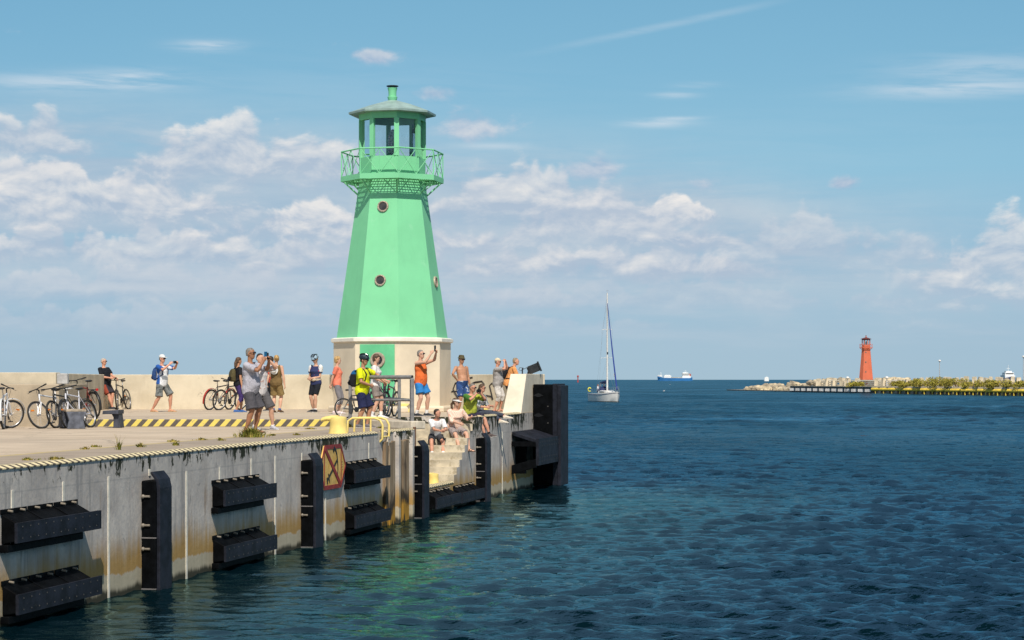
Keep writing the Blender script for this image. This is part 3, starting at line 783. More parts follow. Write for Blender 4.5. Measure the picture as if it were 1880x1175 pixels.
wall_strip([(-40, 48.6), (-11.06, 48.6)], 3.3, APRON - .3, 3.09, 'low_wall', 'low wide concrete wall with flat top behind the bicycles at left', LOWM)
k = M(); k.prism([(-11.063, 48.8), (-11.7, 54.15), (-12.3, 54.15), (-12.0, 48.8)], APRON - .3, 3.086); o = k.build('low_wall', LOWM, bevel=.02)
tag(o, 'low concrete wall side running back behind the parked bicycles', 'wall')
k = M(); k.box((-.13, -.1, 0), (.13, .1, .26)); o = k.build('wall_stub', mat('grey_stub', (.45, .44, .43), .8), loc=(-11.05, 49.0, 3.09), bevel=.02)
tag(o, 'small grey concrete stub standing on the low wall', 'stub')
# parapet end by the quay: tapered sloping end
k = M(); Y0, Y1 = 58.15, 61.4
a0 = Vector((qx(Y0) - .02, Y0)); a1 = Vector((qx(Y0 + .75) - .02, Y0 + .75)); b1 = Vector((qx(Y1) - .02, Y1)); inn = Vector((-.9779, .209))
k.add([(*(a0 + inn * .56), DECK), (*a0, DECK), (*b1, DECK), (*(b1 + inn * .56), DECK),
       (*(a1 + inn * .48), WALLTOP), (*a1, WALLTOP), (*b1, WALLTOP), (*(b1 + inn * .48), WALLTOP)],
      [(3, 2, 1, 0), (4, 5, 6, 7), (0, 1, 5, 4), (1, 2, 6, 5), (2, 3, 7, 6), (3, 0, 4, 7)])
pe = k.build('parapet_end', mat('parapet_white', (.68, .60, .47), .85, .06, 2, .15), bevel=.012)
tag(pe, 'whitewashed sloping end of the parapet wall at the pier corner', 'wall')
# graffiti strokes: thin raised paint on the wall
k = M()
def stroke(pts, w):
    P_ = [at(u, v, Y=66.0) for u, v in pts]
    for i in range(len(P_)):
        t = (P_[i].x + 2.6) / (-13.45 + 2.6); yy = 66.4 - .2 * t if P_[i].x < -2.6 else 66.4 - (P_[i].x + 2.6) / 2.15 * 2.2
        s_ = yy / 66.0; P_[i] = Vector((P_[i].x * s_, yy - .012, EYE + (P_[i].z - EYE) * s_))
    k.tube(P_, w, 6)
stroke([(842, 733), (832, 715), (836, 704), (850, 697), (868, 693)], .028)
stroke([(864, 706), (872, 702), (885, 700), (889, 705), (886, 718), (884, 733)], .03)
stroke([(866, 739), (868, 729), (876, 726), (884, 733), (892, 726), (902, 728), (905, 734)], .028)
stroke([(905, 733), (899, 708), (903, 704), (908, 703)], .028)
stroke([(829, 719), (840, 718), (845, 721)], .02)
gr = k.build('graffiti', mat('spray_black', (.035, .03, .03), .6)); tag(gr, 'black sprayed loops of graffiti on the parapet right of the lighthouse', 'graffiti')
# floodlight on the parapet end
r = empty('floodlight', (at(974, Y=61.0, z=WALLTOP))); tag(r, 'black floodlight on a bracket on top of the parapet end', 'floodlight')
BLK = mat('black_plastic', (.015, .016, .018), .45, .2, 8)
k = M(); k.box((-.10, -.05, 0), (.06, .05, .02)); k.tube([(-.08, 0, .02), (-.05, 0, .14), (.04, 0, .2)], .025, 8); k.tube([(.03, 0, .02), (.05, 0, .16)], .02, 8); k.build('bracket', BLK, r)
k = M(); k.box((-.16, -.16, -.13), (.16, .16, .13)); k.box((.16, -.19, -.16), (.21, .19, .16))
for j in range(5): k.box((-.2, -.15 + j * .07, -.11), (-.16, -.13 + j * .07, .11))
k.xf(Matrix.Translation((.1, 0, .17)) @ Matrix.Rotation(R(-22), 4, 'Y')); k.build('lamp_housing', BLK, r, bevel=.008)
k = M(); k.tube([(-.25, 0, .0), (-.25, 0, .16), (-.22, 0, .19)], .02, 8); k.tube([(-.22, 0, .19), (-.33, 0, .2), (-.36, 0, .14), (-.30, 0, .1), (-.12, 0, .2)], .009, 6); k.build('cable', BLK, r)

# concrete benches with dark end plates
BEN = mat('bench_dark', (.05, .055, .075), .7, .2, 6, .2); BTOP = mat('bench_top', (.38, .31, .23), .8, .15, 8)
r = empty('bench', at(137, 787, z=APRON), R(22)); r.scale = (.86, .86, 1.0); tag(r, 'dark two-legged concrete bench seen end-on before the bicycles', 'bench', 'dark concrete benches on the apron')
k = M(); k.box((-.27, -.25, .40), (.27, 1.0, .455)); k.build('seat', BTOP, r, bevel=.01)
for y in (-.22, .85):
    k = M(); k.prism([(-.24, 0), (.24, 0), (.19, .2), (.27, .40), (-.27, .40), (-.19, .2)], -.09, .09); k.xf(Matrix.Translation((0, y, 0)) @ Matrix.Rotation(R(90), 4, 'X')); k.build('leg', mat('bench_grey', (.11, .12, .15), .75, .2, 6, .2), r, bevel=.012)
k = M(); k.prism([(-.28, .03), (-.16, 0), (-.1, .4), (-.27, .40)], -.5, .2); k.xf(Matrix.Translation((-.03, .3, 0)) @ Matrix.Rotation(R(90), 4, 'X')); k.build('side_panel', BEN, r, bevel=.012)
r = empty('bench', at(207, 786, z=APRON)); tag(r, 'dark cantilevered concrete bench with one leg, seen end-on', 'bench', 'dark concrete benches on the apron')
k = M(); k.prism([(-.25, .33), (-.24, .41), (.13, .43), (.13, .33)], -.7, .0); k.xf(Matrix.Rotation(R(90), 4, 'X')); k.build('seat', BEN, r, bevel=.012)
k = M(); k.prism([(-.01, 0), (.16, 0), (.12, .33), (-.05, .33), (-.005, .26)], -.60, -.10); k.xf(Matrix.Translation((.0, .0, -.001)) @ Matrix.Rotation(R(90), 4, 'X')); k.build('leg', BEN, r, bevel=.012)

# ================================================================== GREEN LIGHTHOUSE
def octv(Rd, z, c=(0, 0), off=10.4):
    return [(c[0] + Rd * math.sin(R(off + 45 * k_)), c[1] - Rd * math.cos(R(off + 45 * k_)), z) for k_ in range(8)]
def face_mtx(phi, a, z, tilt=0.0):
    """frame on an octagon face: x along the face, y outwards, z up"""
    n = Vector((math.sin(R(phi)), -math.cos(R(phi)), 0)); t = Vector((math.cos(R(phi)), math.sin(R(phi)), 0)); u = Vector((0, 0, 1))
    n2 = (n * math.cos(tilt) + u * math.sin(tilt)); u2 = (u * math.cos(tilt) - n * math.sin(tilt))
    mm = Matrix(((t.x, n2.x, u2.x, n.x * a), (t.y, n2.y, u2.y, n.y * a), (t.z, n2.z, u2.z, z), (0, 0, 0, 1)))
    return mm
def lighthouse(loc, label, S=1.0, cols=None, detail=True, zb=4.47):
    tw, dk, base_m, rf = cols[:4]
    r = empty('lighthouse', loc); tag(r, label, 'lighthouse')
    r.scale = (S, S, S)
    Z = lambda z: z - DECK
    if detail:
        k = M(); k.loft([octv(1.98, 0), octv(1.98, .12), octv(1.95, .18)]); k.build('plinth', base_m, r, bevel=.02)
        k = M(); k.loft([octv(1.82, .18), octv(1.82, Z(4.36))]); k.build('base', base_m, r)
        k = M(); k.loft([octv(1.84, Z(4.33)), octv(1.90, Z(4.36)), octv(1.90, Z(4.45)), octv(1.80, Z(4.48)), octv(1.70, Z(4.485))]); k.build('cornice', cols[4], r)
    else:
        k = M(); k.loft([octv(2.45, Z(zb) - 1.75), octv(2.35, Z(zb) - .12), octv(2.15, Z(zb))]); k.build('base', base_m, r)
    ZT = 9.45
    k = M(); k.loft([octv(1.725, Z(zb)), octv(1.005, Z(ZT))]); k.build('tower', tw, r)
    tilt = math.atan((1.725 - 1.005) * math.cos(R(22.5)) / (ZT - zb))
    ap = lambda z: (1.725 + (1.005 - 1.725) * (z - zb) / (ZT - zb)) * math.cos(R(22.5))
    tw = tw
    fr_m = mat('porthole_frame', (.42, .34, .27), .6, .15, 8, metal=.2); gl_m = mat('porthole_glass', (.05, .045, .045), .15, .2, 5)
    for phi, z in ((-12.1, 8.46), (-12.1, 6.2), (77.9, 6.2), (167.9, 7.2), (-102.1, 7.2)) if detail else ((-12.1, 8.3), (-12.1, 6.0), (-12.1, 3.7), (77.9, 6.0)):
        mm = face_mtx(phi, ap(z), Z(z), tilt)
        k = M(); k.lathe([(.125, 0), (.125, .035), (.14, .05), (.168, .045), (.178, 0)], 28); k.xf(mm @ Matrix.Rotation(R(-90), 4, 'X')); f_ = k.build('porthole', fr_m, r, smooth=40)
        k = M(); k.lathe([(.126, -.02), (.126, .015), (.001, .02)], 28); k.xf(mm @ Matrix.Rotation(R(-90), 4, 'X')); k.build('pane', gl_m, f_, smooth=40)
        if detail:
            k = M()
            for j in range(12): k.ball((0.153 * math.cos(j * math.pi / 6), .05, .153 * math.sin(j * math.pi / 6)), .012, 6, 0, 4)
            k.xf(mm); k.build('frame_bolts', fr_m, f_)
    # door
    mm = face_mtx(-12.1, 1.82 * math.cos(R(22.5)), 0) if detail else face_mtx(-12.1, 2.20, Z(zb) - 1.9) @ Matrix.Diagonal((.8, 1, .72, 1))
    k = M(); k.box((-.54, 0, .19), (.54, .035, Z(4.26))); k.xf(mm); d_ = k.build('door', dk, r, bevel=.008)
    k = M(); k.lathe([(.15, 0), (.15, .05), (.17, .06), (.22, .055), (.235, 0)], 28); k.xf(mm @ Matrix.Translation((.02, .035, Z(3.79))) @ Matrix.Rotation(R(-90), 4, 'X')); k.build('door_porthole', fr_m, d_, smooth=40)
    k = M(); k.lathe([(.151, -.02), (.151, .02), (.001, .025)], 28); k.xf(mm @ Matrix.Translation((.02, .035, Z(3.79))) @ Matrix.Rotation(R(-90), 4, 'X')); k.build('door_pane', mat('door_glass', (.02, .02, .025), .12, .6, 30, stain=(22, .58, .8, (.5, .5, .5, 1))), d_, smooth=40)  # pale blotches in the pane colour imitate a white reflection on dark glass
    k = M(); k.box((.47, .035, 1.0), (.51, .075, 1.02)); k.box((.47, .06, .96), (.51, .075, 1.12)); k.xf(mm); k.build('handle', fr_m, d_)
    # gallery
    zf, zr = Z(9.28), Z(10.2)
    k = M(); k.loft([octv(1.56, zf), octv(1.60, zf), octv(1.60, zf + .16), octv(1.56, zf + .16)], closed=True); k.build('gallery_fascia', tw, r)
    k = M()
    A = [Vector(p) for p in octv(1.56, zf + .10)]; B = [Vector(p) for p in octv(1.0, zf + .10)]
    for s_ in range(8):
        for j in range(8):
            t = j / 7
            p0 = A[s_].lerp(B[s_], t); p1 = A[(s_ + 1) % 8].lerp(B[(s_ + 1) % 8], t); k.tube([p0, p1], .015, 4)
        for j in range(12):
            t = j / 11; k.tube([A[s_].lerp(A[(s_ + 1) % 8], t), B[s_].lerp(B[(s_ + 1) % 8], t)], .010, 4)
        k.tube([A[s_], B[s_]], .03, 4)
    k.build('gallery_grating', tw, r)
    k = M(); C_ = [Vector(p) for p in octv(1.575, zr)]
    for s_ in range(8):
        k.tube([C_[s_], C_[(s_ + 1) % 8]], .024, 8)
    k.build('gallery_handrail', tw, r)
    F = [Vector(p) for p in octv(1.575, zf + .15)]
    for s_ in range(8):
        k = M(); k.tube([F[s_], C_[s_]], .018, 6)
        a, b, c_, d2 = F[s_], F[(s_ + 1) % 8], C_[s_], C_[(s_ + 1) % 8]
        for h in (0, 1):
            k.tube([a.lerp(b, h * .5), c_.lerp(d2, h * .5 + .5)], .011, 6); k.tube([a.lerp(b, h * .5 + .5), c_.lerp(d2, h * .5)], .011, 6)
        k.tube([a.lerp(b, .5), c_.lerp(d2, .5)], .009, 6)
        k.build('railing_panel', tw, r)
    for s_ in range(8):
        ph = 10.4 + 45 * s_
        n = Vector((math.sin(R(ph)), -math.cos(R(ph)), 0))
        k = M()
        k.tube([n * 1.55 + Vector((0, 0, zf + .02)), n * 1.02 + Vector((0, 0, zf + .02))], .03, 6)
        k.tube([n * 1.50 + Vector((0, 0, zf)), n * 1.04 + Vector((0, 0, zf - .42))], .028, 6); k.tube([n * 1.28 + Vector((0, 0, zf)), n * 1.03 + Vector((0, 0, zf - .2))], .018, 6)
        k.build('bracket', tw, r)
    # lantern room
    k = M(); k.loft([octv(1.03, Z(9.40)), octv(1.03, Z(10.02)), octv(.93, Z(10.02)), octv(.93, Z(9.40))], closed=True); k.loft([octv(.93, Z(9.40)), octv(.93, Z(9.43))]); k.build('lantern_wall', tw, r)
    for s_ in range(8):
        mm = Matrix.Rotation(R(10.4 + 45 * s_), 4, 'Z')
        k = M(); k.prism([(-.075, -1.035), (.075, -1.035), (.06, -.93), (-.06, -.93)], Z(10.02), Z(11.17)); k.xf(mm); k.build('lantern_post', tw, r)
        mm = face_mtx(10.4 + 22.5 + 45 * s_, .955 * math.cos(R(22.5)), 0)
        k = M(); k.box((-.33, -.008, Z(10.03)), (.33, .008, Z(11.16))); k.xf(mm); k.build('lantern_pane', GLASS, r)
    k = M(); k.loft([octv(1.04, Z(11.17)), octv(1.04, Z(11.43)), octv(.9, Z(11.43)), octv(.9, Z(11.17))], closed=True); k.build('lantern_head', dk if not detail else tw, r)
    k = M(); k.loft([octv(1.28, Z(11.36)), octv(1.35, Z(11.36)), octv(1.36, Z(11.42)), octv(.7, Z(11.66)), octv(.14, Z(11.82)), octv(.12, Z(11.82)), octv(1.24, Z(11.41))]); rfo = k.build('roof', rf, r)
    k = M(); k.lathe([(.11, Z(11.78)), (.13, Z(11.83)), (.15, Z(11.90)), (.155, Z(11.93)), (.12, Z(11.95)), (.125, Z(12.1)), (.15, Z(12.2)), (.155, Z(12.21)), (.01, Z(12.19))], 20); v_ = k.build('vent', tw, rfo, smooth=40)
    k = M(); k.lathe([(.01, Z(12.25)), (.185, Z(12.255)), (.185, Z(12.275)), (.01, Z(12.285))], 20)
    for j in range(6): k.tube([(.13 * math.cos(j * 1.047), .13 * math.sin(j * 1.047), Z(12.2)), (.13 * math.cos(j * 1.047), .13 * math.sin(j * 1.047), Z(12.26))], .008, 5)
    k.build('vent_cap', BLK if detail else dk, rfo, smooth=40)
    # lamp
    lm = mat('lamp_metal', (.30, .30, .31), .4, .2, 10, metal=.4); lg = mat('lens_glass', (.35, .38, .40), .15, .3, 20)
    k = M(); k.lathe([(.20, Z(9.44)), (.20, Z(9.5)), (.09, Z(9.52)), (.09, Z(10.15)), (.17, Z(10.17)), (.17, Z(10.2)), (.01, Z(10.2))], 16); k.xf(Matrix.Translation((.02, -.1, 0))); k.build('lamp_stand', lm, r, smooth=40)
    k = M(); pr = [(.14, Z(10.2))]
    for j in range(9):
        z = 10.24 + j * .055; pr += [(.15, Z(z)), (.17, Z(z + .02)), (.15, Z(z + .04))]
    pr += [(.13, Z(10.75)), (.05, Z(10.9)), (.01, Z(10.92))]
    k.lathe(pr, 16); k.xf(Matrix.Translation((.02, -.1, 0))); k.build('lens', lg, r, smooth=30)
    return r
GLASS = bpy.data.materials.new('lantern_glass'); GLASS.use_nodes = True
q = G(GLASS.node_tree); fr = q.n('ShaderNodeFresnel'); fr.inputs[0].default_value = 1.5
ts = q.n('ShaderNodeBsdfTransparent'); ts.inputs[0].default_value = (.94, .96, .96, 1); gs = q.n('ShaderNodeBsdfGlossy'); gs.inputs['Roughness'].default_value = .03
mx = q.n('ShaderNodeMixShader'); q.t.links.new(q.m('MULTIPLY', fr.outputs[0], q.mr(q.noise(q.obj(), 3.0, 3), .2, .8, .8, 1.2)), mx.inputs[0]); q.t.links.new(ts.outputs[0], mx.inputs[1]); q.t.links.new(gs.outputs[0], mx.inputs[2])
oo = q.n('ShaderNodeOutputMaterial'); q.t.links.new(mx.outputs[0], oo.inputs[0])
def aged_paint(name, c, dark, streak):
    m = bpy.data.materials.new(name); m.use_nodes = True
    q = G(m.node_tree); co = q.obj()
    a = q.noise(co, .8, 5, .6, .3)
    col = q.mix(q.mr(a, .3, .7), tuple(x * .94 for x in c) + (1,), tuple(min(1, x * 1.05) for x in c) + (1,))
    st = q.noise(q.vm('MULTIPLY', co, (4.5, 4.5, .35)), 1.0, 6, .65, .2)
    col = q.mix(q.mr(st, .54, .78, 0, .30), col, dark)
    fd = q.noise(q.vm('ADD', co, (5, 2, 0)), 1.9, 6, .68, .5)
    col = q.mix(q.mr(fd, .58, .70, 0, .22), col, streak)
    q.out(col, .55, 0, q.bump(q.noise(co, 9, 5, .6), .10, .01), .3)
    _mats[name] = m
    return m
GRN = aged_paint('lighthouse_green', (.205, .60, .32), (.14, .44, .24, 1), (.36, .68, .46, 1))
_old = mat('lighthouse_green', (.235, .62, .345), .55, .035, .7, .06, 12, spec=.3)
DGRN = mat('door_green', (.13, .52, .265), .55, .06, 1.5, .1, 20, spec=.3, stain=(7.0, .66, .8, (.55, .62, .52, 1)))
BASEM = mat('base_render', (.70, .60, .455), .8, .05, 1.2, .12, 16, spec=.25, stain=(1.6, .63, .25, (.45, .38, .28, 1)))
CORM = mat('cornice_white', (.80, .75, .65), .7, .04, 3)
ROOFM = mat('roof_zinc', (.31, .43, .40), .5, .10, 3.0, .10, 20, metal=.1, stain=(5, .64, .4, (.2, .27, .24, 1)))
lc = at(720.5, Y=61.5, z=DECK)
lighthouse(lc, 'tall green eight-sided lighthouse on a beige base at the pier end', 1.0, (GRN, DGRN, BASEM, ROOFM, CORM))
# ================================================================== SAILING YACHT
GEL = mat('gelcoat_white', (.80, .77, .72), .3, .03, 2); NAVY = mat('navy_canvas', (.015, .025, .10), .8, .15, 4); MASTM = mat('mast_white', (.72, .70, .66), .4, .05, 3)
WIRE = mat('rigging_wire', (.35, .36, .38), .4, .1, 8); TEAK = mat('teak', (.30, .19, .10), .7, .2, 8); ANTI = mat('boot_stripe', (.09, .085, .08), .6, .2, 4)
def yacht():
    p = at(1113, Y=285, z=0)
    r = empty('sailing_yacht', p, R(-74)); r.scale = (1.0, .95, 1.04); tag(r, 'white sailing yacht under bare mast motoring toward the harbour', 'sailboat')
    L0, B = 9.6, 3.1
    xs = [-1, -.8, -.5, -.2, .1, .4, .65, .85, .97, 1.0]
    k = M(); rings = []
    for x in xs:
        w = B / 2 * (max(0.0, 1 - max(0, (x + .1)) ** 2.2 / 1.21) ** .8 if x > -.1 else (1 - .16 * ((-.1 - x) / .9) ** 2))
        w = max(w, .03); sh = 1.15 + .28 * max(0, x) ** 1.6 + .02
        xx = x * L0 / 2
        rings.append([(xx + (.25 if x > .9 else 0) * 0, w, sh), (xx, w * .99, sh * .6), (xx, w * .93, .12), (xx, w * .35, -.35), (xx, -w * .35, -.35), (xx, -w * .93, .12), (xx, -w * .99, sh * .6), (xx, -w, sh)])
    k.loft(rings); k.build('hull', GEL, r, smooth=35)
    k = M(); k.loft([[(a[2][0], a[2][1] * 1.012, .02), (a[2][0], a[2][1] * 1.02, .14), (a[2][0], -a[2][1] * 1.02, .14), (a[2][0], -a[2][1] * 1.012, .02)] for a in rings]); k.build('boot_stripe', ANTI, r)
    k = M()
    for s_ in (1, -1): k.tube([(a[0][0], s_ * a[0][1] * 1.005, a[0][2] - .18) for a in rings], .03, 4)
    k.build('sheer_stripe', NAVY, r)
    k = M(); k.loft([[(x, w, z) for w, z in ((-wd, 1.12), (-wd * .92, 1.12 + h), (wd * .92, 1.12 + h), (wd, 1.12))] for x, wd, h in ((-1.2, .95, .42), (.2, .9, .50), (1.8, .7, .40), (3.0, .4, .18))]); cb = k.build('cabin', GEL, r, bevel=.05)
    for s_ in (1, -1):
        k = M(); k.box((-.6, s_ * .90 - .015, 1.30), (1.4, s_ * .90 + .015, 1.44)); k.build('cabin_window', LENS, cb)
    k = M(); k.loft([[(x, w * math.cos(a), z + h * math.sin(a)) for a in (0, .6, 1.2, 1.57, 1.94, 2.5, 3.14)] for x, w, z, h in ((-1.5, .85, 1.5, .62), (-1.0, .9, 1.5, .66), (-.4, .85, 1.5, .25))]); k.build('sprayhood', NAVY, r, smooth=40)
    mx_ = .45
    k = M(); k.tube([(mx_, 0, 1.3), (mx_, 0, 8), (mx_, 0, 15.0)], [.14, .13, .10], 10); m_ = k.build('mast', MASTM, r, smooth=60)
    for z, w in ((6.1, 1.0), (10.0, .8)):
        k = M(); k.tube([(mx_ - .05, -w, z - .06), (mx_, 0, z), (mx_ - .05, w, z - .06)], .03, 6); k.build('spreader', MASTM, m_)
    k = M(); k.tube([(mx_, 0, 15), (mx_ - .1, .0, 15.5)], .015, 5); k.tube([(mx_ - .1, -.15, 15.3), (mx_ + .25, .15, 15.3)], .015, 5); k.build('wind_vane', WIRE, m_)
    k = M(); k.box((mx_ + .05, -.09, 6.6), (mx_ + .2, .09, 6.85)); k.build('mast_light', LENS, m_)
    k = M(); k.tube([(mx_, 0, 2.45), (mx_ - 3.2, 0, 2.5)], .06, 8); bo = k.build('boom', MASTM, r, smooth=60)
    k = M(); k.tube([(mx_ - .05, 0, 2.75), (mx_ - 1.2, 0, 2.72), (mx_ - 3.1, 0, 2.62)], [.25, .2, .12], 10); k.build('sail_cover', NAVY, bo, smooth=60)
    k = M(); k.tube([(mx_ + .08, 0, 13.6), (2.6, 0, 7.3), (L0 / 2 - .12, 0, 1.7)], [.035, .10, .12], 8); fs = k.build('furled_jib', mat('jib_blue', (.02, .05, .26), .8, .1, 3), r, smooth=60)
    k = M(); k.tube([(mx_ + 3.2, 0, 3.85), (mx_ + 3.33, 0, 3.55)], .14, 8); k.build('white_patch', GEL, fs)
    for a in (((mx_, 0, 14.9), (-L0 / 2 + .2, 0, 1.3)), ((mx_, 0, 13.7), (mx_ - .05, .8, 9.94), (mx_ - .05, 1.0, 6.04), (mx_ - .1, 1.35, 1.2)), ((mx_, 0, 13.7), (mx_ - .05, -.8, 9.94), (mx_ - .05, -1.0, 6.04), (mx_ - .1, -1.35, 1.2)), ((mx_, 0, 6.0), (mx_ - .5, 1.3, 1.2)), ((mx_, 0, 6.0), (mx_ - .5, -1.3, 1.2))):
        k = M(); k.tube(a, .009, 4); k.build('stay', WIRE, r)
    k = M()
    for s_ in (1, -1):
        pts = [(a[0][0], s_ * a[0][1] * .95, a[0][2]) for a in rings]
        for q_ in pts[::2]: k.tube([q_, (q_[0], q_[1], q_[2] + .6)], .014, 5)
        for h in (.32, .6): k.tube([(q_[0], q_[1], q_[2] + h) for q_ in pts], .010, 4)
    k.tube([(L0 / 2 - .1, .25, 1.5), (L0 / 2 + .1, .2, 2.1), (L0 / 2 + .25, 0, 2.12), (L0 / 2 + .1, -.2, 2.1), (L0 / 2 - .1, -.25, 1.5)], .02, 5); k.build('guard_rail', WIRE, r)
    k = M(); k.tube([(-L0 / 2 + .1, .9, 1.2), (-L0 / 2 - .3, .9, 2.7)], .02, 5); fl = k.build('flagstaff', MASTM, r)
    k = M(); k.loft([[(-L0 / 2 - .22 - .02 * j, .9 + .05 * math.sin(j * 1.3) + d_, 2.55 - .1 * j * .6) for d_ in (0, .012)] + [(-L0 / 2 - .62 - .02 * j, .9 + .08 * math.sin(j * 1.3 + .5) + d_, 2.35 - .1 * j * .6) for d_ in (.012, 0)] for j in range(7)]); k.build('flag', mat('flag_white_red', (.70, .62, .60), .8, .1, 2), fl)
    k = M(); k.tube([(-L0 / 2 + .05, -1.0 + .25 * math.cos(a), 1.7 + .25 * math.sin(a)) for a in (R(30 + 25 * j) for j in range(12))], .075, 8); k.build('horseshoe_buoy', mat('buoy_yellow', (.75, .72, .05), .7), r)
    # crew
    crew = [(-2.6, .55, 'navy_crew', (.03, .05, .14), 'crew member in navy standing at the yacht stern'), (-2.0, -.6, 'white_crew', (.7, .7, .72), 'crew member in white nearest the near rail of the yacht'), (-3.2, -.2, 'blue_crew', (.06, .13, .35), 'crew member in blue at the yacht helm')]
    for i, (x, y, cn, cc, lb) in enumerate(crew):
        w = Matrix.Translation(p) @ Matrix.Rotation(R(-74), 4, 'Z') @ Vector((x, y, 1.15 - .35))
        F = person(lb, w, 1.72, 30 + 40 * i, 'pink', fl=(.1, 0), fr=(-.1, .03), hl=(.2, .3, 1.0), hr=(-.2, .3, 1.05)); top(F, cloth(cn, cc), .9, long_=.6); pants(F, BLACKC, .97, shin=.8, name='trousers'); hair(F, HAIR['brown' if i else 'grey'])
        F.body['group'] = 'crew on the white yacht'
    return r
# ================================================================== SHIPS AND SMALL CRAFT
def cargo_ship():
    Y = 4700.0; p = at(1239, Y=Y, z=0); s = Y / FPX     # metres per photo pixel
    r = empty('cargo_ship', p, 0); tag(r, 'blue-hulled cargo ship with white superstructure on the horizon', 'ship')
    hb = mat('ship_blue', (.03, .17, .42), .5, .1, .05); hw = mat('ship_white', (.85, .86, .85), .5, .05, .05); hc = mat('ship_cream', (.5, .46, .38), .6, .1, .1)
    k = M(); rings = []
    for x, w, top_ in ((-41.5, .3, 11), (-39.5, 2, 10.8), (-36, 4.5, 10.4), (-29, 6.5, 7.6), (0, 7, 7.0), (33, 7, 7.0), (38, 6.4, 7.2), (41, 5, 7.4)):
        b = x * .965 if x < -30 else x
        rings.append([(x, w, top_), (b, w * .9, -1), (b, -w * .9, -1), (x, -w, top_)])
    k.loft(rings); k.build('hull', hb, r)
    k = M(); k.prism([(-41, -.5), (-36, -4.6), (-30.5, -6), (-30.5, 6), (-36, 4.6), (-41, .5)], 10.3, 14.5); k.build('forecastle', hw, r)
    k = M(); k.tube([(-33, 0, 13), (-33, 0, 21)], .5, 6); k.tube([(-33, -2, 17), (-33, 2, 17)], .3, 6); k.build('foremast', hw, r)
    k = M(); k.box((-26, -5.5, 7), (-9, 5.5, 13)); k.box((-24, -5, 13), (-11, 5, 14.4)); k.build('deck_house', hw, r)
    k = M(); k.box((-8, -5.5, 7), (18, 5.5, 9)); k.build('hatch_cover', hc, r)
    k = M(); k.box((17, -6, 7), (37, 6, 11.5)); k.box((18, -5.5, 11.5), (34, 5.5, 15)); k.box((17, -7, 15), (33, 7, 18.3)); k.box((18, -5, 18.3), (31, 5, 20)); br = k.build('bridge', hw, r)
    k = M(); k.box((16.8, -6.5, 16.2), (33.2, -7.05, 17.4)); k.build('bridge_window', LENS, br)
    k = M(); k.tube([(25, 0, 19.8), (25, 0, 26)], .35, 6); k.tube([(21, 0, 23), (29, 0, 23)], .25, 6); k.build('radar_mast', hw, br)
    k = M(); k.box((33, -2.5, 11), (38, 2.5, 17)); k.build('funnel', mat('funnel_red', (.4, .12, .1), .6), r)
    k = M(); k.box((-39, -5, 6.9), (-30, 5, 7.2)); k.box((38, -4.5, 7.4), (41, 4.5, 8.6)); k.build('bulwark', hb, r)
    # second ship, a small white sail-like hull far out
    r = empty('distant_vessel', at(1407, Y=4200, z=0)); tag(r, 'tiny white vessel on the horizon left of the red lighthouse mole', 'ship')
    k = M(); k.prism([(-5, 0), (-4, -2), (5, -2), (5, 2), (-4, 2)], 0, 4); k.build('hull', hw, r); k = M(); k.box((-4, -1.6, 4), (4.5, 1.6, 8.2)); k.box((-1, -1.4, 8.2), (3, 1.4, 9)); k.build('cabin', hw, r); k = M(); k.tube([(0, 0, 8.8), (0, 0, 11)], .2, 5); k.build('mast', hw, r)
    # ferry behind the mole
    Y = 900.0; r = empty('ferry', at(1853, Y=Y, z=0)); tag(r, 'white and dark blue boat seen bow-on behind the mole bushes', 'boat')
    k = M(); rings = []
    for y, w, t_ in ((-6, .2, 4.6), (-4, 1.8, 4.2), (0, 2.7, 3.8), (8, 2.8, 3.7)): rings.append([(w, y, t_), (w * .75, y + .5, -.4), (-w * .75, y + .5, -.4), (-w, y, t_)])
    k.loft(rings); k.build('hull', mat('ferry_blue', (.03, .05, .16), .5), r)
    k = M(); k.box((-2.3, -1.5, 3.7), (2.3, 7, 5.2)); k.box((-2.0, -.5, 5.2), (2.0, 5, 6.4)); k.box((-1.3, .5, 6.4), (1.3, 4, 7.1)); cb = k.build('cabin', hw, r)
    k = M(); k.box((-1.8, -.53, 5.6), (1.8, -.49, 6.1)); k.build('window', LENS, cb)
    k = M(); k.tube([(0, 2, 7), (0, 2, 9.8)], .1, 6); k.tube([(-.8, 2, 8.2), (.8, 2, 8.2)], .07, 5); k.build('mast', hw, r)
    # red beacon
    Y = 2400; r = empty('channel_beacon', at(1061, Y=Y, z=0)); tag(r, 'small red channel beacon standing in the sea near the horizon', 'beacon')
    rb = mat('beacon_red', (.42, .06, .05), .6)
    k = M(); k.lathe([(1.3, -1), (1.3, .6), (.7, .8), (.6, 6.2), (.01, 6.25)], 12); k.build('tower', rb, r); k = M(); k.lathe([(1.1, 6.2), (1.1, 7.6), (.8, 8.3), (.01, 8.4)], 12); k.build('lantern', rb, r)
    # gulls on the water
    for u, v in ((1230, 706), (1219, 718.5)):
        b = at(u, v, z=0.0); s_ = b.y / 300
        r = empty('seagull', b); tag(r, 'white gull floating on the water %s' % ('nearer the cargo ship' if u == 1230 else 'nearer the yacht'), 'bird', 'gulls on the water')
        k = M(); k.loft([ellip(Vector((x, 0, z)), Vector((0, 1, 0)), Vector((0, 0, 1)), w, h, 10) for x, z, w, h in ((-.32, .16, .01, .01), (-.2, .12, .07, .05), (0, .1, .1, .09), (.15, .13, .08, .08), (.22, .22, .04, .05), (.26, .28, .045, .045), (.31, .27, .02, .02), (.36, .26, .005, .005))]); k.build('body', GEL, r, smooth=60)
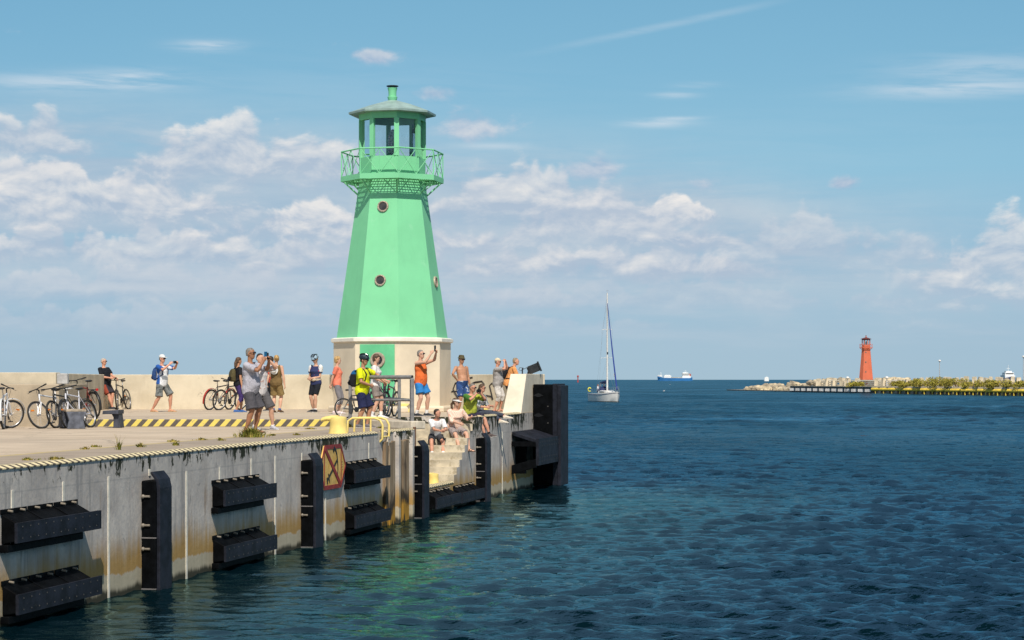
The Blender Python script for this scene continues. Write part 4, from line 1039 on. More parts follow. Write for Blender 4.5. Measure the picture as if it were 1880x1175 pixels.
# ================================================================== MOLE WITH THE RED LIGHTHOUSE
FP = [(1340, 717.0), (1400, 718.2), (1454, 719.6), (1605, 722.5), (1700, 724.2), (1880, 727.0), (2060, 730.5)]
FPT = [at(u, v, z=0) for u, v in FP]
def front(u):
    for (a, b), (pa, pb) in zip(zip(FP, FP[1:]), zip(FPT, FPT[1:])):
        if u <= b[0]:
            # intersect the view direction with the segment
            m_ = (u - 940) / FPX
            t = (m_ * pa.y - pa.x) / ((pb.x - pa.x) - m_ * (pb.y - pa.y))
            return pa.lerp(pb, t)
    return FPT[-1]
def mole():
    stone = mat('mole_stone', (.30, .27, .22), .9, .25, .4, stain=(.6, .55, .4, (.16, .13, .1, 1)))
    inl = Vector((.96, .28, 0))
    k = M(); f = [FPT[2], FPT[3], FPT[4], FPT[5], FPT[6]]
    poly = [(p.x, p.y) for p in f] + [(FPT[6].x + 40, FPT[6].y + 22), (FPT[2].x + 26, FPT[2].y + 30)]
    k.prism(poly, -3, 1.45); o = k.build('mole', stone); kind(o, 'structure', 'low harbour mole across the channel')
    k = M(); a, b = FPT[0], FPT[2]
    k.prism([(a.x - 1, a.y), (b.x, b.y), (b.x + 20, b.y + 28), (a.x + 8, a.y + 10)], -3, .30); o = k.build('rock_spit', stone); kind(o, 'structure')
    # rocks
    rk = mat('pale_rock', (.58, .48, .32), .9, .2, .8, .3, 2); rk2 = mat('tan_rock', (.38, .32, .23), .9, .2, .8, .3, 2)
    protos = []
    rng = random.Random(5)
    for i in range(6):
        bm = bmesh.new(); bmesh.ops.create_icosphere(bm, subdivisions=2, radius=1.0)
        for v in bm.verts:
            n_ = mnoise.noise(v.co * 1.3 + Vector((i * 5.1, 0, 0))); v.co = Vector([max(-.72, min(.72, c)) for c in v.co]) * (1.0 + .35 * n_)
        me = bpy.data.meshes.new('rock'); bm.to_mesh(me); bm.free(); me.materials.append(rk if i % 2 else rk2); protos.append(me)
    n = 0
    for i in range(230):
        t = i / 229.0; u = 1352 + (1560 - 1352) * rng.random() ** .8
        p = front(u); dpt = rng.random()
        if u < 1454:
            f_ = (u - 1340) / 114; h = .4 + (.35 + 2.8 * f_ ** 1.2) * dpt; p = p + inl * (1.0 + 12 * dpt * f_ + 1.5)
        else:
            f_ = 1 - abs(u - 1490) / 90; h = 1.45 + max(.3, 2.1 * f_) * dpt; p = p + inl * (14 + 9 * dpt)
        o = bpy.data.objects.new('rock', protos[rng.randrange(6)]); COL.objects.link(o)
        s_ = rng.uniform(.6, 1.45); o.scale = (s_ * 1.3, s_, s_ * .8); o.location = (p.x, p.y, h - .2); o.rotation_euler = (rng.uniform(-.4, .4), rng.uniform(-.4, .4), rng.uniform(0, 6))
        if u < 1454: tag(o, 'pale rock in the heap on the low spit at the tip of the mole', 'rock', 'rocks on the tip of the mole')
        else: tag(o, 'pale rock in the heap behind the dark panelled mole wall', 'rock', 'rocks behind the mole wall')
    k = M()
    for x0, x1, h in ((1405, 1440, .9), (1435, 1475, 2.2), (1470, 1520, 2.9), (1515, 1560, 2.4)):
        a = front(x0) + inl * 8; b = front(x1) + inl * 10
        k.loft([[tuple(a + Vector((-2, -2, 0))), tuple(a + Vector((6, 4, 0))), tuple(a + Vector((2, 2, h * .7)))], [tuple(b + Vector((-2, -2, 0))), tuple(b + Vector((6, 4, 0))), tuple(b + Vector((2, 2, h * .8)))]])
    o = k.build('rubble_mound', rk2); kind(o, 'stuff'); o['label'] = 'small rubble filling the heap at the tip of the mole'
    # concrete blocks on the far side of the mole
    cb = mat('block_concrete', (.60, .51, .37), .9, .12, 1.0)
    bm_ = M(); bm_.prism([(-.75, -.6), (.75, -.6), (.75, .6), (-.75, .6)], -1.2, .75, top=[(-.5, -.42), (.5, -.42), (.5, .42), (-.5, .42)]); me = bm_.data('breakwater_block', cb)
    us = [1505 + 13.5 * i for i in range(6)] + [1612 + 14 * i for i in range(5)] + [1682 + 10.5 * i for i in range(19)]
    for i, u in enumerate(us):
        p = front(min(u, 1990)) + inl * 30; Yb = p.y
        o = bpy.data.objects.new('breakwater_block', me); COL.objects.link(o); z_ = 2.75 + rng.uniform(-.25, .35)
        o.location = ((u + rng.uniform(-3, 3) - 940) / FPX * Yb, Yb, z_ + (.25 if u > 1680 else 0)); o.scale = (.8, .8, .8) if u > 1680 else (1, 1, 1); o.rotation_euler = (rng.uniform(-.15, .15), rng.uniform(-.15, .15), rng.uniform(0, 1.6))
        side_ = 'left of the red lighthouse' if u < 1585 else ('between the red lighthouse and the bushes' if u < 1680 else 'above the mole bushes')
        tag(o, 'pale concrete breakwater block in the row %s' % side_, 'concrete block', 'breakwater blocks ' + side_)
    k = M(); a = front(1500) + inl * 31; b = front(1990) + inl * 31
    k.loft([[(p.x - 3, p.y - 1, 1.3), (p.x + 3, p.y + 1, 1.3), (p.x + .5, p.y, z)] for p, z in ((a, 2.2), (a.lerp(b, .45), 2.4), (b, 3.0))]); o = k.build('breakwater_bank', stone); kind(o, 'structure')
    # dark panelled wall
    r = empty('mole_wall', front(1454)); tag(r, 'dark steel mole wall with pale ribbed panels under the red lighthouse', 'wall')
    p0 = front(1454); p1 = front(1605); d = (p1 - p0); LL = d.length; ang = math.atan2(d.y, d.x); r.rotation_euler = (0, 0, ang)
    dk = mat('mole_steel', (.022, .024, .028), .6, .2, .5); pn = mat('mole_panel', (.80, .76, .72), .8, .15, .8)
    k = M(); k.box((0, -.4, -.5), (LL, -.002, 1.42)); k.box((0, -.5, 1.05), (LL, -.405, 1.46)); k.build('steel_wall', dk, r)
    k = M(); k.box((0, -.6, 1.47), (LL, 2, 1.62)); k.build('coping', cb, r)
    for i in range(13):
        k = M(); x = LL * (i + .12) / 13
        
        for j in range(4):
            xa = x + j * LL / 13 * .16; xb = xa + LL / 13 * .13
            k.hexa([(xa, -.80, .35), (xb, -.44, .35), (xb, -.402, .35), (xa, -.402, .35), (xa, -.80, 1.02), (xb, -.44, 1.02), (xb, -.402, 1.02), (xa, -.402, 1.02)])
        k.build('ribbed_panel', pn, r)
    # yellow fender wall
    yl = mat('mole_yellow', (.85, .58, .07), .6, .2, .6, stain=(.9, .55, .4, (.5, .4, .2, 1))); br = mat('mole_brown', (.14, .07, .035), .8, .3, .7); gy = mat('mole_grey', (.40, .40, .40), .7)
    sub = list(range(1605, 1990, 15))
    for i in range(len(sub) - 1):
        p0 = front(sub[i]); p1 = front(sub[i + 1]); d = p1 - p0; LL = d.length
        r = empty('fender_bay', p0); r.rotation_euler = (0, 0, math.atan2(d.y, d.x) + R(22))
        tag(r, 'yellow and brown fender bay in the row along the mole', 'fender bay', 'yellow fender bays along the mole') if i else tag(r, 'yellow fender bay of the mole adjoining the dark panelled wall', 'fender bay', 'yellow fender bays along the mole')
        k = M(); k.box((0, -.5, -.5), (LL - .05, -.002, 1.4)); k.build('timber_wall', br, r)
        k = M(); k.tube([(.05, -.75, .98), (LL - .35, -.75, .98)], .36, 10); k.build('fender_log', yl, r)
        k = M(); k.box((.0, -.8, 1.34), (LL - .03, 2.2, 1.72)); k.build('coping', cb, r)
        k = M(); k.box((LL - .30, -.70, -.3), (LL - .06, -.5, 1.36)); k.build('pier_post', gy, r)
        for t in (.25, .6):
            k = M(); k.box((LL * t, -.95, -.4), (LL * t + .18, -.80, .75)); k.build('yellow_post', yl, r)
    # railing on the mole
    r = empty('mole_railing', front(1488)); tag(r, 'white pipe railing along the mole before the red lighthouse', 'railing')
    wm = mat('rail_white', (.82, .76, .64), .6); p0 = front(1488) + inl * 3; p1 = front(1605) + inl * 3; p2 = front(1725) + inl * 3
    o3 = front(1488)
    k = M()
    for h in (.55, 1.05, 1.5): k.tube([p0 - o3 + Vector((0, 0, 1.45 + h)), p1 - o3 + Vector((0, 0, 1.45 + h)), p2 - o3 + Vector((0, 0, 1.45 + h))], .11, 5)
    k.build('rails', wm, r)
    for i in range(24):
        t = i / 23 * 2; q_ = (p0.lerp(p1, t) if t < 1 else p1.lerp(p2, t - 1)) - o3; k = M(); k.tube([q_ + Vector((0, 0, 1.45)), q_ + Vector((0, 0, 3.0))], .09, 5); k.build('post', wm, r)
    # lamps and masts
    def lamp(u, back, h, label, big):
        p = front(u) + inl * back; p = Vector(((u - 940) / FPX * p.y, p.y, 1.45)); r = empty('lamp_post', p); tag(r, label, 'lamp post', 'lamp posts on the mole')
        k = M(); k.tube([(0, 0, 0), (0, 0, h)], [.12, .07], 8); k.build('pole', mat('pole_grey', (.45, .46, .47), .5), r)
        k = M(); k.ball((0, -.1, h + .1), (big, big, big * .7), 12); k.build('lamp_head', GEL, r, smooth=60)
    lamp(1725, 12, 5.7, 'tall thin lamp post with white head above the mole bushes', .30); lamp(1879, 12, 6.2, 'lamp post at the right edge of the picture', .30)
    lamp(1556, 10, 2.1, 'short white-headed lamp post left of the red lighthouse', .42); lamp(1628, 10, 2.1, 'short white-headed lamp post right of the red lighthouse', .42)
    # bushes
    lf = [mat('bush_green', (.24, .225, .035), .8, .35, 1.2, spec=.2), mat('bush_olive', (.34, .28, .05), .8, .3, 1.2, spec=.2)]
    def bush(u, back, w, h, seed, label):
        p = front(min(u, 1990)) + inl * back; p = Vector(((u - 940) / FPX * p.y, p.y, 1.45)); g_ = random.Random(seed)
        r = empty('bush', p); tag(r, label, 'bush', 'bushes on the mole')
        k = M(); k2 = M()
        for i in range(7):
            a = g_.uniform(0, 6.3); k2.tube([(0, 0, 0), (math.cos(a) * w * .3, math.sin(a) * w * .3, h * .5), (math.cos(a) * w * .4, math.sin(a) * w * .3, h * .75)], [.08, .05, .02], 5)
        lumps = [(g_.uniform(-.8, .8) * w, g_.uniform(-.6, .6) * w, g_.uniform(.2, .62) * h, g_.uniform(.28, .45) * h) for _ in range(11)]
        for i in range(1050):
            x0, y0, z0, rr = g_.choice(lumps)
            d_ = Vector((g_.gauss(0, 1), g_.gauss(0, 1), g_.gauss(0, 1))).normalized() * rr * g_.uniform(.7, 1.08)
            c = Vector((x0 + d_.x * 1.25, y0 + d_.y, max(.05, z0 + d_.z))); a = Vector((g_.gauss(0, 1), g_.gauss(0, 1), g_.gauss(0, 1))).normalized() * g_.uniform(.10, .22); b = a.orthogonal().normalized() * a.length * .7
            k.add([c - a, c + b, c + a, c - b], [(0, 1, 2, 3)], g_.randrange(2))
        k.build('foliage', lf, r); k2.build('stem', TEAK, r)
    bl = [(1570, 6, 2.2, 1.5, 'small bush left of the red lighthouse foot'), (1645, 12, 1.5, 1.6, 'small bush right of the red lighthouse'), (1672, 10, 3.0, 1.9, 'low bush at the left end of the mole hedge'), (1700, 9, 3.0, 2.1, 'bush left of the tall lamp post'),
          (1728, 9, 3.2, 2.6, 'tallest bush, at the foot of the tall lamp post'), (1757, 8, 3.0, 2.3, 'bush just right of the tall lamp post'), (1783, 8, 2.0, 1.5, 'lowest bush in the gap of the mole hedge'), (1806, 8, 2.6, 1.8, 'bush left of the boat seen behind the mole'), (1830, 8, 2.6, 2.0, 'bush in front of the dark blue boat'), (1858, 8, 2.6, 1.7, 'bush right of the dark blue boat'), (1885, 8, 2.6, 1.6, 'bush at the right edge of the picture')]
    for i, (u, bk, w, h, lb) in enumerate(bl): bush(u, bk, w, h * 1.0, 40 + i, lb)
    # red lighthouse
    RED = mat('lighthouse_red', (.66, .165, .085), .6, .05, .7, spec=.3); DRED = mat('dark_red', (.13, .03, .025), .6, .1, 1); ST = mat('grey_stone', (.19, .17, .14), .9, .2, 1.5, .4, 4)
    lp = at(1590, Y=486, z=3.55)
    red_lighthouse(lp, (RED, DRED, ST, DRED, RED))
def red_lighthouse(lp, cols):
    global DECK
    r = lighthouse(lp, 'slender red eight-sided lighthouse on a grey stone base on the mole', 1.04, cols, False, zb=1.85)
# ================================================================== PEOPLE
def cloth(name, rgb, pat=None, rough=0.85):
    if name in _mats: return _mats[name]
    m = bpy.data.materials.new(name); m.use_nodes = True
    q = G(m.node_tree); co = q.obj()
    c = tuple(rgb[:3]) + (1.0,)
    a = q.noise(co, 7.0, 4, 0.6, 0.5)
    col = q.mix(q.mr(a, .3, .7), tuple(x * .82 for x in c[:3]) + (1,), tuple(min(1, x * 1.12) for x in c[:3]) + (1,))
    if pat:
        kind_, c2, sc, thr = pat
        if kind_ == 'spots': f = q.mr(q.noise(co, sc, 3, .6), thr, thr + .04)
        elif kind_ == 'above': f = q.mr(q.m('ADD', q.sep(co)[2], q.m('MULTIPLY', q.m('SUBTRACT', q.noise(co, 6.0, 2), .5), .03)), thr, thr + .015)
        elif kind_ == 'sides': f = q.mr(q.m('ABSOLUTE', q.sep(co)[0]), thr, thr + .015)
        elif kind_ == 'stripes': f = q.mr(q.m('ABSOLUTE', q.m('SUBTRACT', q.m('FRACT', q.m('MULTIPLY', q.m('ADD', q.sep(co)[0], q.sep(co)[1]), sc)), .5)), thr, thr + .05)
        col = q.mix(f, col, c2)
    w = q.noise(q.vm('MULTIPLY', co, (1.0, 1.0, .6)), 9.0, 3, .55, 1.2)
    q.out(col, rough, 0, q.bump(w, 0.9, 0.035), 0.2)
    _mats[name] = m
    return m
SK = {'light': mat('skin_light', (.62, .36, .25), .55, .06, 5, spec=.35), 'tan': mat('skin_tan', (.46, .235, .14), .5, .07, 5, spec=.35), 'brown': mat('skin_brown', (.33, .155, .085), .5, .07, 5, spec=.35), 'pink': mat('skin_pink', (.60, .30, .20), .5, .07, 5, spec=.35)}
HAIR = {'grey': mat('hair_grey', (.20, .18, .16), .7, .25, 30), 'white': mat('hair_white', (.45, .40, .35), .7, .2, 30), 'dark': mat('hair_dark', (.035, .022, .014), .6, .3, 30), 'brown': mat('hair_brown', (.10, .055, .03), .6, .3, 30),
        'blond': mat('hair_blond', (.50, .31, .12), .6, .3, 30), 'light': mat('hair_light', (.34, .25, .16), .6, .3, 30)}
LENS = mat('dark_lens', (.008, .008, .010), .15, .2, 10)
EYEM = mat('eye_dark', (.03, .025, .02), .3, .2, 10)
LIP = mat('lips', (.36, .12, .10), .5, .1, 10)
def ik(a, b, l1, l2, pole):
    d = b - a; L_ = max(d.length, 1e-4)
    if L_ > (l1 + l2) * .995:
        b = a + d * ((l1 + l2) * .995 / L_); d = b - a; L_ = d.length
    x = (l1 * l1 - l2 * l2 + L_ * L_) / (2 * L_)
    h = math.sqrt(max(l1 * l1 - x * x, 0))
    n = d.normalized(); p = (pole - n * pole.dot(n))
    p = p.normalized() if p.length > 1e-4 else n.orthogonal().normalized()
    return a + n * x + p * h, b
def remesh(o, vox, sm=3):
    r_ = o.modifiers.new('remesh', 'REMESH'); r_.mode = 'VOXEL'; r_.voxel_size = vox; r_.use_smooth_shade = True
    s_ = o.modifiers.new('smooth', 'SMOOTH'); s_.factor = .5; s_.iterations = sm
    return o
def ellip(c, ax, ay, ra, rb, n=16):
    return [c + ax * (ra * math.cos(2 * math.pi * j / n)) + ay * (rb * math.sin(2 * math.pi * j / n)) for j in range(n)]
STA = [(-.075, .062, .050, 0), (-.05, .084, .062, 0), (-.01, .094, .068, -.002), (.035, .089, .064, .003), (.085, .080, .060, .006), (.14, .083, .062, .006), (.19, .094, .066, .006), (.235, .101, .064, .002), (.262, .094, .055, -.002), (.282, .066, .043, -.006), (.300, .036, .036, -.006)]
class Fig: pass
def person(label, loc, H, yaw, skin='tan', hip=None, lean=0, side=0, twist=0, fl=(.09, 0), fr=(-.09, 0), hl=None, hr=None, head=(0, 0), girth=1.0, belly=0.0, female=False,
           grip=.8, kpole=None, epl=None, epr=None, toe=(8, -8), neck=0, bare=True):
    F = Fig(); F.H = H; F.girth = girth
    V3 = lambda p: Vector((p[0], -p[1], p[2]))
    p = V3(hip) if hip else Vector((0, 0, .53 * H))
    t = Vector((math.sin(R(side)), -math.sin(R(lean)) * math.cos(R(side)), math.cos(R(lean)) * math.cos(R(side)))).normalized()
    def frame(fr_):
        a = R(twist) * fr_
        lx = Vector((math.cos(a), math.sin(a), 0)); lx = (lx - t * lx.dot(t)).normalized()
        fw = lx.cross(t).normalized() * 1.0           # forward
        if fw.y > 0 and abs(twist) < 90: fw = -fw
        return lx, fw
    F.t, F.p = t, p
    sw = .108 * H * (.93 if female else 1.0) * (0.6 + .4 * girth)
    lx, fw = frame(1.0); F.lx, F.fw = lx, fw
    sh = {1: p + t * .268 * H + lx * sw, -1: p + t * .268 * H - lx * sw}
    hp = {1: p + Vector((.050 * H, 0, -.02 * H)), -1: p + Vector((-.050 * H, 0, -.02 * H))}
    anH = .042 * H
    F.leg, F.arm = {}, {}
    for s_, ft in ((1, fl), (-1, fr)):
        z = ft[2] if len(ft) > 2 else 0
        an = Vector((ft[0], -ft[1], z + anH))
        kp = V3(kpole[0 if s_ > 0 else 1]) if kpole else Vector((s_ * .15, -1, 0.05))
        kn, an = ik(hp[s_], an, .245 * H, .245 * H, kp)
        F.leg[s_] = (hp[s_], kn, an, R((toe[0] if s_ > 0 else toe[1])))
    for s_, h_, ep in ((1, hl, epl), (-1, hr, epr)):
        tg = V3(h_) if h_ else sh[s_] + Vector((s_ * .05 * H, -.03 * H, -.315 * H))
        po = V3(ep) if ep else (Vector((s_ * .45, .55, -.7)))
        el, wr = ik(sh[s_], tg, .172 * H, .15 * H, po)
        F.arm[s_] = (sh[s_], el, wr)
    k = M()
    gw = girth
    for d_, ra, rb, fo in [(d_, ra, rb, fo) for d_, ra, rb, fo in STA][:0]: pass
    rings = []
    for d_, ra, rb, fo in STA:
        lx_, fw_ = frame(max(0, min(1, d_ / .25)))
        bel = belly * math.exp(-((d_ - .055) / .07) ** 2)
        if female: ra = ra * (.93 if d_ > .12 else (1.04 if d_ < .04 else .90))
        bust = .012 if (female and .15 < d_ < .22) else 0
        rings.append(ellip(p + t * d_ * H + fw_ * (fo + bel * .6 + bust) * H, lx_, -fw_, ra * H * gw, (rb * gw + bel * .55 + bust * .5) * H))
    k.loft(rings)
    nb = p + t * .285 * H
    hd = (t * .75 + Vector((0, 0, .25))).normalized()
    hy, hpit = R(head[0] + twist), R(head[1])
    hf = Vector((math.sin(hy), -math.cos(hy), 0)); hl_ = Vector((math.cos(hy), math.sin(hy), 0))
    hu = (Vector((0, 0, 1)) * math.cos(hpit) - hf * math.sin(hpit) * -1 * -1).normalized() if False else None
    hu = (Vector((0, 0, 1)) * math.cos(hpit) + hf * math.sin(hpit)).normalized(); hf = (hf * math.cos(hpit) - Vector((0, 0, 1)) * math.sin(hpit)).normalized()
    hc = nb + hd * .085 * H + fw * (.012 + neck) * H + hu * .035 * H
    F.hc, F.hf, F.hl, F.hu = hc, hf, hl_, hu
    k.tube([nb - t * .01 * H, nb + hd * .03 * H, hc - hu * .03 * H - hf * .008 * H], [.036 * H, .030 * H, .030 * H], 12)
    hs = H * (1.0 if H > 1.3 else 1.08)
    prof = [(-.066, .010, .012, .020), (-.062, .020, .022, .017), (-.05, .029, .034, .010), (-.03, .036, .045, .003), (-.005, .041, .052, -.001), (.02, .042, .054, -.004), (.04, .038, .049, -.006), (.056, .027, .034, -.007), (.064, .012, .016, -.007)]
    k.loft([ellip(hc + hu * z * hs + hf * fo * hs, hl_, -hf, ra * hs, rb * hs, 14) for z, ra, rb, fo in prof])
    no = hc + hf * .052 * hs - hu * .006 * hs
    k.loft([ellip(no + hu * .018 * hs - hf * .006 * hs, hl_, hu, .004 * hs, .004 * hs, 6), ellip(no - hu * .004 * hs + hf * .007 * hs, hl_, hu, .0075 * hs, .006 * hs, 6), ellip(no - hu * .013 * hs - hf * .004 * hs, hl_, hu, .006 * hs, .004 * hs, 6)])
    for s_ in (1, -1):
        e = hc + hl_ * s_ * .043 * hs - hf * .006 * hs - hu * .006 * hs
        k.ball(e, (.007 * hs, .011 * hs, .017 * hs), 8, 0, 6)
    for s_ in (1, -1):
        h0, kn, an, tw_ = F.leg[s_]
        lg = 0.6 + .4 * gw
        c1 = h0.lerp(kn, .45); c2 = kn.lerp(an, .3)
        back = (h0 + an) / 2 - kn; back = back.normalized() if back.length > .01 else Vector((0, 1, 0))
        k.tube([h0 + (h0 - kn).normalized() * .01 * H, h0.lerp(kn, .2), c1, h0.lerp(kn, .8), kn, kn.lerp(an, .12), c2 + back * .008 * H, kn.lerp(an, .55), kn.lerp(an, .82), an],
               [.050 * H * lg, .052 * H * lg, .045 * H * lg, .036 * H * lg, .032 * H, .031 * H, .034 * H * lg, .029 * H * lg, .0205 * H, .0205 * H], 14)
        td = Vector((math.sin(tw_), -math.cos(tw_), 0)); tx = Vector((math.cos(tw_), math.sin(tw_), 0)); U_ = Vector((0, 0, 1))
        fl0 = Vector((an.x, an.y, an.z - anH))
        F.__dict__.setdefault('foot', {})[s_] = (fl0, td, tx)
        k.loft([ellip(fl0 + td * d_ * H + U_ * zc * H, tx, U_, ra * H, rb * H, 12) for d_, zc, ra, rb in [(-.038, .017, .010, .012), (-.028, .020, .020, .019), (0, .026, .021, .026), (.035, .022, .024, .021), (.075, .015, .028, .014), (.10, .011, .025, .010), (.117, .009, .012, .006)]])
        a0, el, wr = F.arm[s_]
        ag = .6 + .4 * gw
        k.tube([a0 - lx * s_ * .02 * H + t * .002 * H, a0, a0.lerp(el, .3), a0.lerp(el, .65), el, el.lerp(wr, .2), el.lerp(wr, .6), wr],
               [.030 * H * ag, .033 * H * ag, .029 * H * ag, .025 * H * ag, .022 * H, .0235 * H * ag, .019 * H, .0145 * H], 12)
        hd_ = (wr - el).normalized()
        pn = (p + t * .1 * H - wr); pn = (pn - hd_ * pn.dot(hd_)); pn = pn.normalized() if pn.length > .01 else hd_.orthogonal().normalized()
        wd = hd_.cross(pn).normalized()
        kn_ = wr + hd_ * .05 * H
        k.loft([ellip(wr - hd_ * .005 * H, wd, pn, .014 * H, .011 * H, 10), ellip(wr + hd_ * .02 * H, wd, pn, .021 * H, .010 * H, 10), ellip(kn_, wd, pn, .024 * H, .009 * H, 10), ellip(kn_ + hd_ * .004 * H, wd, pn, .018 * H, .006 * H, 10)])
        for j, ln in enumerate((.040, .046, .043, .034)):
            b0 = kn_ + wd * (.0165 - .011 * j) * H - hd_ * .006 * H
            a1 = grip * .6; a2 = grip * 1.5
            d1 = (hd_ * math.cos(a1) + pn * math.sin(a1)); d2 = (hd_ * math.cos(a2) + pn * math.sin(a2))
            m1 = b0 + d1 * ln * .5 * H
            k.tube([b0, m1, m1 + d2 * ln * .5 * H], [.0054 * H, .005 * H, .004 * H], 6)
        th0 = wr + hd_ * .015 * H + wd * .017 * H * (1)
        k.tube([th0, th0 + (wd * .55 + hd_ * .6 + pn * .35).normalized() * .024 * H, th0 + (wd * .35 + hd_ * .8 + pn * .6).normalized() * .044 * H], [.0075 * H, .006 * H, .0048 * H], 6)
        F.__dict__.setdefault('hand', {})[s_] = wr + hd_ * .055 * H + pn * .015 * H
    body = k.build('person', SK[skin]); remesh(body, .0085, 2)
    body.location = loc; body.rotation_euler = (0, 0, R(yaw))
    tag(body, label, 'person')
    F.body = body; F.skin = SK[skin]; F.frame = frame; F.belly = belly; F.female = female
    F.W = Matrix.Translation(loc) @ Matrix.Rotation(R(yaw), 4, 'Z')
    # mouth
    mo = M(); mc = hc + hf * .0475 * hs - hu * .034 * hs
    mo.ball(mc, (.004 * hs, .004 * hs, .0028 * hs), 6, 0, 4); mo.ball(mc + hl_ * .008 * hs - hf * .002 * hs, (.005 * hs, .005 * hs, .0025 * hs), 6, 0, 4); mo.ball(mc - hl_ * .008 * hs - hf * .002 * hs, (.005 * hs, .005 * hs, .0025 * hs), 6, 0, 4)
    remesh(mo.build('mouth', LIP, body), .003, 1)
    F.hs = hs
    return F
def eyes(F):
    for s_ in (1, -1):
        k = M(); k.ball(F.hc + F.hf * .0485 * F.hs + F.hl * s_ * .0165 * F.hs + F.hu * .006 * F.hs, .0055 * F.hs, 8, 0, 6); k.build('eye', EYEM, F.body, smooth=60)
def shades(F):
    k = M()
    for s_ in (1, -1):
        c = F.hc + F.hf * .0535 * F.hs + F.hl * s_ * .0185 * F.hs + F.hu * .006 * F.hs
        k.loft([ellip(c - F.hf * .006 * F.hs, F.hl, F.hu, .0165 * F.hs, .0125 * F.hs, 12), ellip(c + F.hf * .002 * F.hs, F.hl, F.hu, .0155 * F.hs, .0115 * F.hs, 12)])
        k.tube([c + F.hl * s_ * .014 * F.hs, F.hc + F.hl * s_ * .044 * F.hs + F.hf * .035 * F.hs + F.hu * .006 * F.hs, F.hc + F.hl * s_ * .045 * F.hs - F.hf * .008 * F.hs + F.hu * .004 * F.hs], .0028 * F.hs, 6)
    c = F.hc + F.hf * .056 * F.hs + F.hu * .009 * F.hs
    k.tube([c + F.hl * .01 * F.hs, c - F.hl * .01 * F.hs], .003 * F.hs, 6)
    remesh(k.build('sunglasses', LENS, F.body), .0035, 1)
def top(F, m, sleeve=.6, inf=.010, low=-.06, high=.283, loose=.004, name='shirt', long_=0.0, flare=0.0):
    H = F.H; k = M(); rings = []
    for d_, ra, rb, fo in STA:
        if d_ < low - .02 or d_ > high: continue
        lx_, fw_ = F.frame(max(0, min(1, d_ / .25)))
        bel = F.belly * math.exp(-((d_ - .055) / .07) ** 2)
        if F.female: ra = ra * (.93 if d_ > .12 else (1.04 if d_ < .04 else .92))
        bust = .012 if (F.female and .15 < d_ < .22) else 0
        q_ = inf + (loose if d_ < .2 else 0) + (flare if d_ < .05 else 0)
        if d_ < .14 and not F.female: ra = max(ra, .09)
        rings.append(ellip(F.p + F.t * d_ * H + fw_ * (fo + bel * .6 + bust) * H, lx_, -fw_, ra * H * F.girth + q_ * H, (rb * F.girth + bel * .55 + bust * .5) * H + q_ * H, 20))
    k.loft(rings)
    if sleeve > 0:
        for s_ in (1, -1):
            a0, el, wr = F.arm[s_]; ag = .6 + .4 * F.girth
            pts = [a0 - F.lx * s_ * .035 * H + F.t * .0 * H, a0, a0.lerp(el, min(1, sleeve) * .5), a0.lerp(el, min(1, sleeve))]
            rs = [.036 * H * ag, (.034 * ag + inf * .8) * H, (.031 * ag + inf) * H, (.029 * ag + inf * 1.2) * H]
            if long_: pts.append(el.lerp(wr, long_)); rs.append((.022 + inf) * H); rs[-2] = (.027 + inf) * H
            k.tube(pts, rs, 14)
    else:
        for s_ in (1, -1):
            a0 = F.arm[s_][0]; k.tube([a0 - F.lx * s_ * .055 * H + F.fw * .05 * H - F.t * .05 * H, a0 - F.lx * s_ * .042 * H + F.t * .028 * H, a0 - F.lx * s_ * .055 * H - F.fw * .05 * H - F.t * .05 * H], .016 * H, 8)
    o = k.build(name, m, F.body); remesh(o, .012, 3)
    return o
def pants(F, m, to=.85, inf=.012, hi=.045, name='shorts', flare=.006, shin=0.0):
    H = F.H; k = M(); rings = []
    for d_, ra, rb, fo in STA:
        if d_ > hi: continue
        bel = F.belly * math.exp(-((d_ - .055) / .07) ** 2)
        if F.female: ra *= 1.04
        lx_, fw_ = F.frame(0)
        rings.append(ellip(F.p + F.t * d_ * H + fw_ * (fo + bel * .6) * H, lx_, -fw_, ra * H * F.girth + .008 * H, (rb * F.girth + bel * .5) * H + .008 * H, 18))
    k.loft(rings)
    for s_ in (1, -1):
        h0, kn, an, _ = F.leg[s_]; lg = .6 + .4 * F.girth
        pts = [h0 + (h0 - kn).normalized() * .015 * H, h0.lerp(kn, .25), h0.lerp(kn, to * .6), h0.lerp(kn, to)]
        rs = [(.050 * lg + inf * .6) * H, (.052 * lg + inf) * H, (.048 * lg + inf) * H, ((.044 if not shin else .036) * lg + inf + flare) * H]
        if shin: pts += [kn.lerp(an, .08), kn.lerp(an, shin * .6), kn.lerp(an, shin)]; rs += [(.033 + inf) * H, (.034 + inf) * H, (.030 + inf) * H]
        k.tube(pts, rs, 14)
    o = k.build(name, m, F.body); remesh(o, .012, 3)
    return o
SOLE = mat('shoe_sole', (.55, .53, .50), .7, .1, 10)
